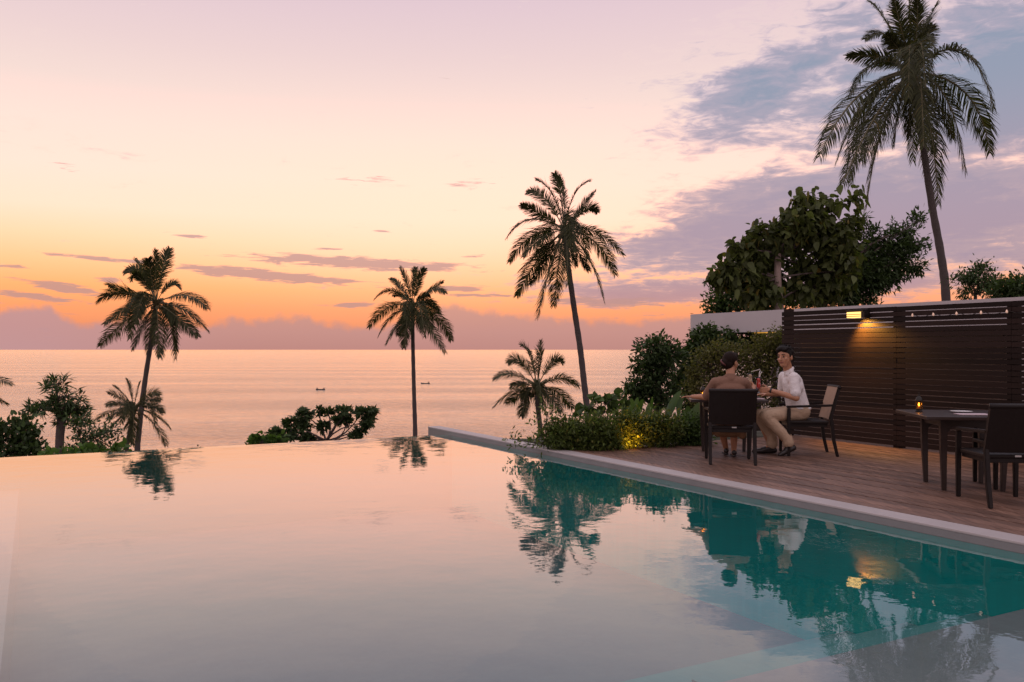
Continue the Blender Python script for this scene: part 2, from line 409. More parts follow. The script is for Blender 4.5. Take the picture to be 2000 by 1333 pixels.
def pool_water_mat():
    m = bpy.data.materials.new('pool water'); m.use_nodes = True
    T = NT(m.node_tree); T.n.clear()
    tc = T.new('ShaderNodeTexCoord')
    n1 = T.noise(tc.outputs['Object'], 2.2, 2, 0.5)
    n2 = T.noise(tc.outputs['Object'], 9.0, 2, 0.5)
    bp = T.new('ShaderNodeBump'); bp.inputs['Strength'].default_value = 1.0; bp.inputs['Distance'].default_value = 0.0022
    T.l.new(T.m('ADD', n1, T.m('MULTIPLY', n2, 0.22)), bp.inputs['Height'])
    lw = T.new('ShaderNodeLayerWeight'); lw.inputs[0].default_value = 0.5; T.l.new(bp.outputs[0], lw.inputs['Normal'])
    cosv = T.m('SUBTRACT', 1.0, lw.outputs['Facing'])
    fr = T.new('ShaderNodeFresnel'); fr.inputs[0].default_value = 1.36; T.l.new(bp.outputs[0], fr.inputs['Normal'])
    fac = T.m('MINIMUM', T.m('MAXIMUM', fr.outputs[0], T.m('SUBTRACT', 1.02, T.m('MULTIPLY', cosv, 2.28))), 0.93)
    tr = T.new('ShaderNodeBsdfTransparent'); tr.inputs[0].default_value = (0.88, 0.99, 0.98, 1)
    gl = T.new('ShaderNodeBsdfGlossy'); gl.inputs['Roughness'].default_value = 0.012; T.l.new(bp.outputs[0], gl.inputs['Normal'])
    mx = T.new('ShaderNodeMixShader'); T.l.new(fac, mx.inputs[0]); T.l.new(tr.outputs[0], mx.inputs[1]); T.l.new(gl.outputs[0], mx.inputs[2])
    o = T.new('ShaderNodeOutputMaterial'); T.l.new(mx.outputs[0], o.inputs[0])
    return m
def sea_mat():
    m = bpy.data.materials.new('sea water'); m.use_nodes = True
    T = NT(m.node_tree); T.n.clear()
    tc = T.new('ShaderNodeTexCoord')
    mp = T.new('ShaderNodeMapping'); mp.inputs['Scale'].default_value = (0.40, 1.0, 1.0); T.l.new(tc.outputs['Object'], mp.inputs[0])
    n1 = T.noise(mp.outputs[0], 0.30, 6, 0.62, 0.3)
    mp2 = T.new('ShaderNodeMapping'); mp2.inputs['Scale'].default_value = (0.16, 1.0, 1.0); T.l.new(tc.outputs['Object'], mp2.inputs[0])
    n2 = T.noise(mp2.outputs[0], 0.012, 9, 0.72, 0.6)          # wind lanes and long swell: calmer and rougher bands
    n3 = T.noise(mp2.outputs[0], 0.0016, 4, 0.55, 0.6)
    b2 = T.new('ShaderNodeBump'); b2.inputs['Distance'].default_value = 4.0; b2.inputs['Strength'].default_value = 1.0
    T.l.new(T.m('ADD', n2, T.m('MULTIPLY', n3, 3.0)), b2.inputs['Height'])
    bp = T.new('ShaderNodeBump'); bp.inputs['Distance'].default_value = 1.4; bp.inputs['Strength'].default_value = 0.40
    T.l.new(n1, bp.inputs['Height']); T.l.new(b2.outputs[0], bp.inputs['Normal'])
    df = T.new('ShaderNodeBsdfDiffuse'); df.inputs[0].default_value = (0.04, 0.036, 0.03, 1)
    gl = T.new('ShaderNodeBsdfGlossy'); gl.inputs['Roughness'].default_value = 0.15; gl.inputs['Color'].default_value = (1.0, 0.925, 0.79, 1); T.l.new(bp.outputs[0], gl.inputs['Normal'])
    lw = T.new('ShaderNodeLayerWeight'); lw.inputs[0].default_value = 0.5; T.l.new(bp.outputs[0], lw.inputs['Normal'])
    fac = T.m('MINIMUM', T.m('MAXIMUM', T.m('SUBTRACT', T.m('MULTIPLY', lw.outputs['Facing'], 1.35), 0.33), 0.04), 0.97)
    mx = T.new('ShaderNodeMixShader'); T.l.new(fac, mx.inputs[0]); T.l.new(df.outputs[0], mx.inputs[1]); T.l.new(gl.outputs[0], mx.inputs[2])
    o = T.new('ShaderNodeOutputMaterial'); T.l.new(mx.outputs[0], o.inputs[0])
    return m
def deck_mat():
    m = bpy.data.materials.new('weathered brown deck boards'); m.use_nodes = True
    T = NT(m.node_tree); b = T.n['Principled BSDF']
    tc = T.new('ShaderNodeTexCoord'); mp = T.new('ShaderNodeMapping')
    mp.inputs['Rotation'].default_value = (0, 0, -A_U); mp.inputs['Scale'].default_value = (16, 0.8, 4); T.l.new(tc.outputs['Object'], mp.inputs[0])
    g = T.new('ShaderNodeNewGeometry'); r = g.outputs['Random Per Island']
    n = T.noise(mp.outputs[0], 2.5, 6, 0.65); n2 = T.noise(tc.outputs['Object'], 0.9, 4, 0.6)
    c = T.ramp(n, [(0.25, (0.060, 0.032, 0.023)), (0.5, (0.165, 0.092, 0.064)), (0.75, (0.29, 0.17, 0.12))])
    k = T.m('ADD', T.m('MULTIPLY', r, 0.62), T.m('ADD', T.m('MULTIPLY', n2, 0.55), 0.42))
    T.l.new(T.mix(1.0, c, T.comb(k, k, k), 'MULTIPLY'), b.inputs['Base Color'])
    T.l.new(T.m('ADD', T.m('MULTIPLY', n, 0.3), 0.38), b.inputs['Roughness'])
    bp = T.new('ShaderNodeBump'); bp.inputs['Strength'].default_value = 0.25; bp.inputs['Distance'].default_value = 0.004
    T.l.new(n, bp.inputs['Height']); T.l.new(bp.outputs[0], b.inputs['Normal'])
    return m
def tile_mat(name, base, sc=9.0, ct=0.03):
    m = bpy.data.materials.new(name); m.use_nodes = True
    T = NT(m.node_tree); b = T.n['Principled BSDF']
    tc = T.new('ShaderNodeTexCoord'); mp = T.new('ShaderNodeMapping'); mp.inputs['Rotation'].default_value = (0, 0, -A_U); T.l.new(tc.outputs['Object'], mp.inputs[0])
    br = T.new('ShaderNodeTexBrick', offset=0.0); br.inputs['Scale'].default_value = sc; br.inputs['Mortar Size'].default_value = 0.012
    br.inputs['Brick Width'].default_value = 0.5; br.inputs['Row Height'].default_value = 0.5
    br.inputs['Color1'].default_value = (*[q * (1 - ct) for q in base], 1); br.inputs['Color2'].default_value = (*[min(1, q * (1 + ct)) for q in base], 1); br.inputs['Mortar'].default_value = (*[q * (1 - 2.5 * ct) for q in base], 1)
    T.l.new(mp.outputs[0], br.inputs[0]); T.l.new(br.outputs[0], b.inputs['Base Color']); b.inputs['Roughness'].default_value = 0.5
    return m
MT['pool_water'] = pool_water_mat(); MT['sea'] = sea_mat(); MT['deck'] = deck_mat()
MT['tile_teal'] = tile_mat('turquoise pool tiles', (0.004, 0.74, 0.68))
MT['tile_floor'] = tile_mat('grey green pool floor tiles', (0.165, 0.225, 0.245))
MT['tile_end'] = tile_mat('darker turquoise end wall tiles', (0.006, 0.36, 0.34), 9.0, 0.0)  # end wall in a darker turquoise than the side wall
MT['tile_step'] = tile_mat('pale aqua step tiles', (0.12, 0.33, 0.325))
MT['tile_pale'] = tile_mat('pale grey shelf tiles', (0.31, 0.295, 0.30))
# ================================================================== SETTING
def ground_z(x, y):
    s, t = to_st(x, y)
    if s < 6.4:                                   # seaward bank below the pool
        if t < 14.0: z = -2.75 if (s > -2.0 and t > 0.8) else -0.35
        else: z = -2.75 - 0.15 * (t - 14.0)
        if s <= -2.0 and t >= 14.0: z = -0.35 + (z + 0.35) * smooth(14, 16, t)
        z2 = z
    else:
        zb = -0.10 if t < 11.6 else -0.10 - 2.4 * smooth(11.6, 13.4, t) - 0.15 * max(0, t - 13.4)
        zr = -0.75 - 0.10 * max(0, t - 16) - 0.22 * max(0, t - 34)
        k = smooth(10.9, 13.5, s)
        z2 = zb * (1 - k) + zr * k
    return max(z2, -23.0)

def build_ground():
    def seq(a): return sorted(set(round(v, 3) for v in a))
    ss = seq(list(np.linspace(-3, 14, 69)) + list(np.linspace(14, 60, 24)) + list(np.linspace(60, 400, 18)) + list(np.linspace(-3, -60, 24)) + list(np.linspace(-60, -400, 18)) + [6.32, 6.50])
    ts = seq(list(np.linspace(0, 20, 81)) + list(np.linspace(20, 200, 61)) + list(np.linspace(0, -300, 16)))
    V = []; fs = []
    rr = random.Random(3)
    for t in ts:
        for s in ss:
            p = ST(s, t); z = ground_z(p.x, p.y)
            j = rr.uniform(-0.06, 0.06) if (t > 16 or s > 14) else 0.0
            V.append((p.x, p.y, z + j))
    n = len(ss)
    for j in range(len(ts) - 1):
        for i in range(n - 1):
            fs.append((j * n + i, j * n + i + 1, (j + 1) * n + i + 1, (j + 1) * n + i))
    o = MB().add(V, fs).build('ground', MT['soil'], None, True); tag(o, kind='structure')
build_ground()

o = MB().add([(-70000, -100, Z_SEA), (70000, -100, Z_SEA), (70000, 65000, Z_SEA), (-70000, 65000, Z_SEA)], [(0, 1, 2, 3)]).build('sea', MT['sea']); tag(o, kind='structure')

# pool shell
b = MB(); b.stbox(S_LEFT, S_IN, T_NEAR, T_END, -1.60, -1.30); o = b.build('pool_floor', MT['tile_floor']); tag(o, kind='structure')
b = MB(); b.stbox(S_LEFT + 0.003, -0.17, T_NEAR + 0.003, T_END - 0.003, -1.297, -0.50); o = b.build('pool_bench', MT['tile_pale']); tag(o, kind='structure')
b = MB(); b.stbox(-0.167, S_IN - 0.003, T_NEAR + 0.003, 3.50, -1.297, -0.36); o = b.build('pool_shelf', MT['tile_pale']); tag(o, kind='structure')
b = MB(); b.stbox(-0.167, 2.6, 3.503, 4.35, -1.297, -0.66); b.stbox(-0.167, 2.3, 4.353, 5.5, -1.297, -0.95)
o = b.build('pool_landing', MT['tile_pale']); tag(o, kind='structure')
b = MB(); b.stbox(3.5, S_IN - 0.003, 3.503, 4.1, -1.297, -0.60); b.stbox(3.5, S_IN - 0.003, 4.103, 4.7, -1.297, -0.84); b.stbox(3.5, S_IN - 0.003, 4.703, 5.3, -1.297, -1.08)
o = b.build('pool_steps', MT['tile_step']); tag(o, kind='structure')
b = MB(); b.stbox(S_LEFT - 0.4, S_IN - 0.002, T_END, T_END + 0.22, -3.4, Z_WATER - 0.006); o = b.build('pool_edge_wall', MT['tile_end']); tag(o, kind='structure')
b = MB()
b.stbox(S_IN - 0.004, S_OUT, T_NEAR, 14.604, -0.022, 0.0, 0.007)
o = b.build('pool_kerb', MT['kerb']); tag(o, kind='structure')
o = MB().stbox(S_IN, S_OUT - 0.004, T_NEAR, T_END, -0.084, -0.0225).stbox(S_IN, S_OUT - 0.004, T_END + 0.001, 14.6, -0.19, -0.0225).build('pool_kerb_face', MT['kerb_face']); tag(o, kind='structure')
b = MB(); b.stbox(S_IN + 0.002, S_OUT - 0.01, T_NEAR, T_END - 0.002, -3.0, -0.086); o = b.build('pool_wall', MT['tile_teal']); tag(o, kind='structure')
b = MB(); b.stbox(S_LEFT - 0.4, S_LEFT, T_NEAR, T_END - 0.01, -3.0, 0.0, 0.012); o = b.build('pool_kerb', MT['kerb']); tag(o, kind='structure')
b = MB(); b.stbox(-14, 10.7, -14, T_NEAR - 0.004, -0.4, -0.004); o = b.build('terrace', MT['kerb']); tag(o, kind='structure')
pts = [ST(S_LEFT, T_NEAR, Z_WATER), ST(S_IN + 0.003, T_NEAR, Z_WATER), ST(S_IN + 0.003, T_END + 0.215, Z_WATER), ST(S_LEFT, T_END + 0.215, Z_WATER)]
o = MB().add(pts, [(0, 1, 2, 3)]).build('pool_water', MT['pool_water']); tag(o, kind='structure')

def build_deck():
    b = MB(); rr = random.Random(5)
    w, gap = 0.134, 0.013
    s = S_OUT + 0.006
    while s + w < 10.93:
        t = T_NEAR + rr.uniform(-1.5, 0.3)
        while t < DECK_T:
            L = rr.choice([1.8, 2.4, 3.0, 3.6]); t1 = min(t + L, DECK_T)
            t0 = max(t, T_NEAR + 0.004)
            if t1 - t0 > 0.05:
                dz = rr.uniform(-0.0025, 0.0025)
                b.stbox(s, s + w, t0 + 0.002, t1 - 0.002, -0.032, -0.002 + dz)
            t = t1
            if t1 >= DECK_T: break
        s += w + gap
    o = b.build('deck', MT['deck']); tag(o, kind='structure')
    o = MB().stbox(S_OUT + 0.006, 10.9, T_NEAR + 0.01, DECK_T - 0.03, -0.10, -0.045).stbox(S_OUT + 0.006, 10.9, DECK_T + 0.002, DECK_T + 0.03, -0.16, -0.006).build('deck_frame', MT['slat']); tag(o, kind='structure')
build_deck()

# ---------------------------------------------------------------- fence
def build_fence():
    base = ST(FENCE_S, 8.2, 0)
    f = empty('slatted_fence', base, 0, 'tall dark timber fence of narrow horizontal slats along the deck behind the tables', 'fence')
    T1 = 10.33; posts = [T1 - 0.05, 8.21, 6.55, 4.9, 3.2, 1.6]
    rr = random.Random(9)
    for a, c in zip(posts[:-1], posts[1:]):
        b = MB(); z = 0.035
        while z < 1.95:
            ta = a + (0.09 if a == posts[0] else -0.002)
            b.stbox(FENCE_S + rr.uniform(-.003, .003), FENCE_S + 0.022, c + 0.002, ta, z + rr.uniform(-.003, .003), z + 0.0635 + rr.uniform(-.003, .003))
            z += 0.0735
        b.build('slat_panel', MT['slat'], f, world=True)
    for k, t in enumerate(posts):
        b = MB(); b.stbox(FENCE_S + 0.024, FENCE_S + 0.11, t - 0.07, t + 0.07, -0.3, 2.06 if k == 0 else 1.97, 0.004)
        b.build('post', MT['slat'], f, world=True)
    # festoon bulbs along the top
    lights = empty('string_light', ST(FENCE_S - 0.03, 6.6, 1.86), 0, 'string of small unlit festoon bulbs hung along the top of the dark slatted fence', 'string lights')
    pts = []; t = 7.95
    k = 0
    while t > 2.0:
        for q in range(6):
            u = q / 6; pts.append(ST(FENCE_S - 0.025, t - u * 0.34, 1.90 - 0.05 * math.sin(math.pi * u)))
        t -= 0.34; k += 1
    MB().tube(pts, 0.004, 5).build('cable', MT['leather'], lights, world=True)
    t = 7.95
    for i in range(10):
        p = ST(FENCE_S - 0.025, t - 0.34 * i, 1.90)
        if i == 0: p = ST(FENCE_S - 0.025, t - 0.02, 1.90)
        MB().lathe([(0.0, -0.045), (0.012, -0.04), (0.016, -0.025), (0.010, -0.008), (0.006, 0.0), (0.0, 0.002)], p, 8).build('bulb', MT['bulb'], lights, True, True)
    # wall lamp
    c = ST(FENCE_S - 0.075, 8.82, 1.905)
    L = empty('wall_lamp', c, 0, 'small lit box shaped wall lamp throwing amber light down the dark slatted fence', 'lamp')
    MB().stbox(FENCE_S - 0.15, FENCE_S - 0.006, 8.66, 8.96, 1.955, 1.985, 0.004).stbox(FENCE_S - 0.14, FENCE_S - 0.01, 8.64, 8.70, 1.86, 1.953, 0.004).build('housing', MT['metal_dark'], L, world=True)
    MB().stbox(FENCE_S - 0.145, FENCE_S - 0.02, 8.705, 8.95, 1.868, 1.952, 0.006).build('diffuser', MT['lampglow'], L, True, True)
    g = MB()
    for z in (1.885, 1.912): g.stbox(FENCE_S - 0.152, FENCE_S - 0.146, 8.70, 8.955, z, z + 0.009)
    g.build('louvre', MT['metal_dark'], L, world=True)
    ld = bpy.data.lights.new('wall_lamp_light', 'SPOT'); ld.energy = 130; ld.color = (1.0, 0.46, 0.07); ld.spot_size = math.radians(120); ld.spot_blend = 0.6; ld.shadow_soft_size = 0.05
    lo = bpy.data.objects.new('wall_lamp_light', ld); COL.objects.link(lo)
    lo.location = ST(FENCE_S - 0.13, 8.78, 1.855)
    lo.rotation_euler = (ST(FENCE_S + 0.05, 8.62, 1.45) - lo.location).to_track_quat('-Z', 'Y').to_euler()
build_fence()

# ---------------------------------------------------------------- pavilion with a flat concrete roof
def build_pavilion():
    p = empty('garden_pavilion', ST(14.5, 10, -0.75), 0, 'low open pavilion with a pale flat concrete roof rising behind the slatted fence', 'pavilion')
    # roof slab with one rounded corner towards the sea
    s0, s1, t0, t1, R = 13.0, 16.2, 1.0, 15.1, 0.35
    t1 = 15.5
    out = [(s0, t0), (s1, t0), (s1, t1)]
    for k in range(9):
        a = math.radians(90 + 90 * k / 8); out.append((s0 + R + R * math.cos(a), t1 - R + R * math.sin(a)))
    n = len(out); lo = [ST(s, t, 1.76) for s, t in out]; hi = [ST(s, t, 2.19) for s, t in out]
    b = MB(); b.add(lo + hi, [tuple(range(n)), tuple(range(2 * n - 1, n - 1, -1))] + [(i, n + i, n + (i + 1) % n, (i + 1) % n) for i in range(n)])
    b.build('roof', MT['plaster'], p, world=True)
    for (s, t) in [(13.55, 12.9), (13.55, 8.0), (15.9, 14.6), (15.9, 9.0), (13.55, 3.5)]:
        MB().stbox(s - 0.17, s + 0.17, t - 0.17, t + 0.17, -1.1, 1.758).build('column', MT['plaster'], p, world=True)
    MB().stbox(15.6, 15.75, 2.0, 14.9, -1.1, 1.757).build('back_wall', MT['bark_pale'], p, world=True)
    d = MB().stbox(13.40, 13.55, 13.3, 13.7, 1.745, 1.757).build('downlight', MT['lensglow'], p, world=True)
    ld = bpy.data.lights.new('downlight_light', 'POINT'); ld.energy = 5; ld.color = (1.0, 0.6, 0.2); ld.shadow_soft_size = 0.08
    lo_ = bpy.data.objects.new('downlight_light', ld); COL.objects.link(lo_); lo_.location = ST(13.9, 13.6, 1.6)
build_pavilion()
# ================================================================== PLANTS
def unit(a): return a / np.maximum(np.linalg.norm(a, axis=-1, keepdims=True), 1e-9)
ZUP = np.array([0, 0, 1.0])

def leaf_oval(C, D, U, L, W, fold=0.18, droop=0.12):
    N = len(C); L = np.broadcast_to(np.asarray(L, float), (N,))[:, None]; W = np.broadcast_to(np.asarray(W, float), (N,))[:, None]
    D = unit(D); S = unit(np.cross(D, U)); U = np.cross(S, D)
    B = C; M = C + 0.5 * L * D - fold * W * U
    Lf = C + 0.45 * L * D + 0.5 * W * S; Rt = C + 0.45 * L * D - 0.5 * W * S
    T = C + L * D - droop * L * ZUP
    V = np.stack([B, Lf, Rt, T, M], 1).reshape(-1, 3)
    k = np.arange(N)[:, None] * 5
    Q = np.concatenate([k + [0, 2, 3, 4], k + [0, 4, 3, 1]], 0)
    return V, Q
def leaf_round(C, D, U, L, W, fold=0.12, droop=0.35, heart=False):
    N = len(C); L = np.broadcast_to(np.asarray(L, float), (N,))[:, None]; W = np.broadcast_to(np.asarray(W, float), (N,))[:, None]
    D = unit(D); S = unit(np.cross(D, U)); U = np.cross(S, D)
    st = [(0.0, 0.10), (0.16, 0.42 if not heart else 0.5), (0.45, 0.52), (0.75, 0.33), (1.0, 0.03)]
    rows = []
    for u, w in st:
        c = C + u * L * D - droop * u * u * L * ZUP
        rows += [c + w * W * S, c - fold * w * 2 * W * U, c - w * W * S]
    V = np.stack(rows, 1).reshape(-1, 3); k = np.arange(N)[:, None] * 15
    Q = []
    for r in range(4):
        a = 3 * r
        Q += [k + [a, a + 1, a + 4, a + 3], k + [a + 1, a + 2, a + 5, a + 4]]
    return V, np.concatenate(Q, 0)
def join(parts):
    Vs, Qs, n = [], [], 0
    for V, Q in parts:
        Vs.append(V); Qs.append(Q + n); n += len(V)
    return np.concatenate(Vs), np.concatenate(Qs)
LEAF = {'oval': leaf_oval, 'round': leaf_round, 'heart': lambda *a, **k: leaf_round(*a, heart=True, **k)}

def clump_points(center, rad, n, rng, hollow=0.45, flat=0.0):
    d = unit(rng.normal(size=(n, 3))); r = hollow + (1 - hollow) * rng.random((n, 1)) ** 0.6
    p = np.array(center) + d * r * np.array(rad)
    return p, unit(d / np.array(rad))

def foliage(blobs, leaves_per, L, W, style, rng, spread=0.3, out=0.7, up=0.25, droop=None, fold=None, rosette=False, hang=0.0):
    """blobs: (centre, radii, clumps). Returns mesh arrays and the clump centres."""
    C, D, U = [], [], []; ends = []
    for c, r, n in blobs:
        p, o = clump_points(c, r, n, rng)
        for q, (pt, od) in enumerate(zip(p, o)):
            ends.append((np.array(c), pt))
            m = max(2, int(leaves_per * rng.uniform(0.6, 1.4)))
            if rosette:
                ax = unit(od * out + np.array([0, 0, up + 0.15]) + rng.normal(size=3) * 0.25)
                a = unit(np.cross(ax, [0.3, 0.5, 0.81])); bvec = np.cross(ax, a)
                ang = rng.random(m) * 2 * np.pi; el = rng.uniform(-0.15, 0.95, m)
                dd = (np.cos(ang)[:, None] * a + np.sin(ang)[:, None] * bvec) * np.cos(el)[:, None] + ax * np.sin(el)[:, None]
                C.append(pt + rng.normal(size=(m, 3)) * spread * 0.25); D.append(dd); U.append(ax + rng.normal(size=(m, 3)) * 0.2)
            else:
                dd = unit(od * out + rng.normal(size=(m, 3)) * 0.6 + np.array([0, 0, up]) - np.array([0, 0, hang]))
                C.append(pt + rng.normal(size=(m, 3)) * spread * 0.5); D.append(dd); U.append(ZUP + rng.normal(size=(m, 3)) * 0.55)
    C = np.concatenate(C); D = np.concatenate(D); U = np.concatenate(U); N = len(C)
    kw = {}
    if droop is not None: kw['droop'] = droop
    if fold is not None: kw['fold'] = fold
    V, Q = LEAF[style](C, D, U, L * rng.uniform(0.65, 1.2, N), W * rng.uniform(0.7, 1.2, N), **kw)
    return V, Q, ends

def bend(a, b, k, rng, n=4):
    a = np.array(a, float); b = np.array(b, float); off = rng.normal(size=3) * k * np.linalg.norm(b - a)
    return [a + (b - a) * u + off * math.sin(math.pi * u) for u in np.linspace(0, 1, n)]

def plant(name, label, cat, Y, trunk, blobs, leaf, group=None, mat='leaf_green', bark='bark', seed=1, limb=None, depth=0.9, twig=0.012, per=14, L=0.16, W=0.07,
          style='oval', trunk_r=None, extra=None, yoff=0.0, join_from=None, **kw):
    """trunk: [(px, py, width px)] top last; blobs: [(px, py, rx, ry, clumps[, dY])], all at distance Y"""
    rng = np.random.default_rng(seed); k = Y / F
    W_ = [(P(x, y, Y), w * k / 2) for x, y, w in trunk]
    base = W_[0][0]; gz = ground_z(base.x, base.y)
    root_p = Vector((base.x, base.y, min(gz, base.z)))
    t = empty(name, root_p, 0, label, cat, group)
    pts = [root_p - Vector((0, 0, 0.1))] + [q[0] for q in W_]; rad = [W_[0][1] * 1.25] + [q[1] for q in W_]
    b = MB()
    if len(pts) > 2 or (pts[0] - pts[1]).length > 0.02: b.tube(pts, rad, 10)
    wb = []
    for bl in blobs:
        px, py, rx, ry, n = bl[:5]; dy = bl[5] if len(bl) > 5 else 0.0
        wb.append((np.array(P(px, py, Y + dy)), (rx * k, max(rx, ry) * k * depth, ry * k), n))
    V, Q, ends = foliage(wb, per, L, W, style, rng, **kw)
    top = np.array(W_[-1][0]); rt = W_[-1][1]
    jf = [np.array(P(*q)) for q in join_from] if join_from else [np.array(q[0]) for q in W_]
    br = MB()
    for c, r, n in wb:
        st = min(jf, key=lambda q: np.linalg.norm(q - c) + (0.6 * max(0, q[2] - c[2])))
        rr = (limb if limb else 0.35 * rt)
        br.tube(bend(st, c, 0.10, rng, 5), list(np.linspace(rr, rr * 0.4, 5)), 6)
    for c, e in ends:
        br.tube(bend(c, e, 0.10, rng, 3), [twig, twig * 0.8, twig * 0.4], 4, cap=False)
    b.build('trunk' if cat in ('tree', 'palm tree') else 'stem', MT[bark], t, True, True)
    br.build('branches', MT['bark'], t, True, True)
    link('crown' if cat == 'tree' else 'foliage', np_mesh('foliage', V, Q), MT[mat], t, False, True)
    return t

# ---------------------------------------------------------------- coconut palms
def frond_mesh(p0, p1, p2, rng, n=64, lmax=0.8, width=0.045, hangf=0.35, bare=0.16):
    """rib from p0 over p1 to p2 (quadratic), leaflets on both sides"""
    p0, p1, p2 = map(np.array, (p0, p1, p2))
    bz = lambda u: (1 - u) ** 2 * p0 + 2 * u * (1 - u) * p1 + u * u * p2
    dz = lambda u: 2 * (1 - u) * (p1 - p0) + 2 * u * (p2 - p1)
    u = np.linspace(bare, 0.995, n)[:, None]
    C = (1 - u) ** 2 * p0 + 2 * u * (1 - u) * p1 + u * u * p2
    Tn = unit(2 * (1 - u) * (p1 - p0) + 2 * u * (p2 - p1))
    ref = ZUP + rng.normal(size=3) * 0.12
    side = np.cross(Tn, ref); bad = np.linalg.norm(side, axis=1) < 0.25
    side[bad] += np.array([0.4, 0.3, 0]); side = unit(side); nrm = np.cross(side, Tn)
    rise = float(unit(p2 - p0)[2])                              # fronds twist about their rib, the young upright ones most
    roll = (1 if rng.random() < 0.5 else -1) * rng.uniform(0.35, 0.75) * (1.25 if rise > 0.2 else 0.9) + 0.35 * (u - 0.4)
    side, nrm = side * np.cos(roll) + nrm * np.sin(roll), nrm * np.cos(roll) - side * np.sin(roll)
    if rise > 0.35: hangf = hangf * 0.45; lmax = lmax * 0.78
    uu = (u - bare) / (1 - bare)
    prof = np.clip(0.45 + 2.2 * uu, 0, 1) * np.clip(1.25 - 0.95 * uu ** 2.2, 0.2, 1)
    parts = []
    for sg in (-1, 1):
        m = n
        keep = rng.random(m) > 0.05
        ang = rng.normal(size=(m, 1)) * 0.10
        fwd = 0.55 + 0.35 * uu + ang
        d = unit(Tn * fwd + sg * side * (0.85 - 0.25 * uu) + nrm * (0.12 + rng.normal(size=(m, 1)) * 0.10))
        ll = lmax * prof * rng.uniform(0.82, 1.1, (m, 1))
        hang = hangf * rng.uniform(0.6, 1.4, (m, 1))
        A = C; Bm = C + d * ll * 0.45 - ZUP * ll * 0.06 * hang
        d2 = unit(d * (1 - 0.5 * hang) - ZUP * hang)
        E = Bm + d2 * ll * 0.55
        wv = unit(np.cross(d, nrm + rng.normal(size=(m, 3)) * 0.3)) * width * 0.5
        wv[~keep] *= 0.0
        V = np.stack([A - wv * 0.7, A + wv * 0.7, Bm + wv, Bm - wv, E + wv * 0.12, E - wv * 0.12], 1)[keep]
        V = V.reshape(-1, 3); k = np.arange(len(V) // 6)[:, None] * 6
        parts.append((V, np.concatenate([k + [0, 1, 2, 3], k + [3, 2, 4, 5]], 0)))
    V, Q = join(parts)
    rib = MB(); us = np.linspace(0, 1, 9)
    Ltot = np.linalg.norm(p2 - p0)
    rib.tube([Vector(bz(q)) for q in us], list(np.linspace(0.045, 0.008, 9) * max(0.6, Ltot / 4.0)), 5)
    return V, Q, rib

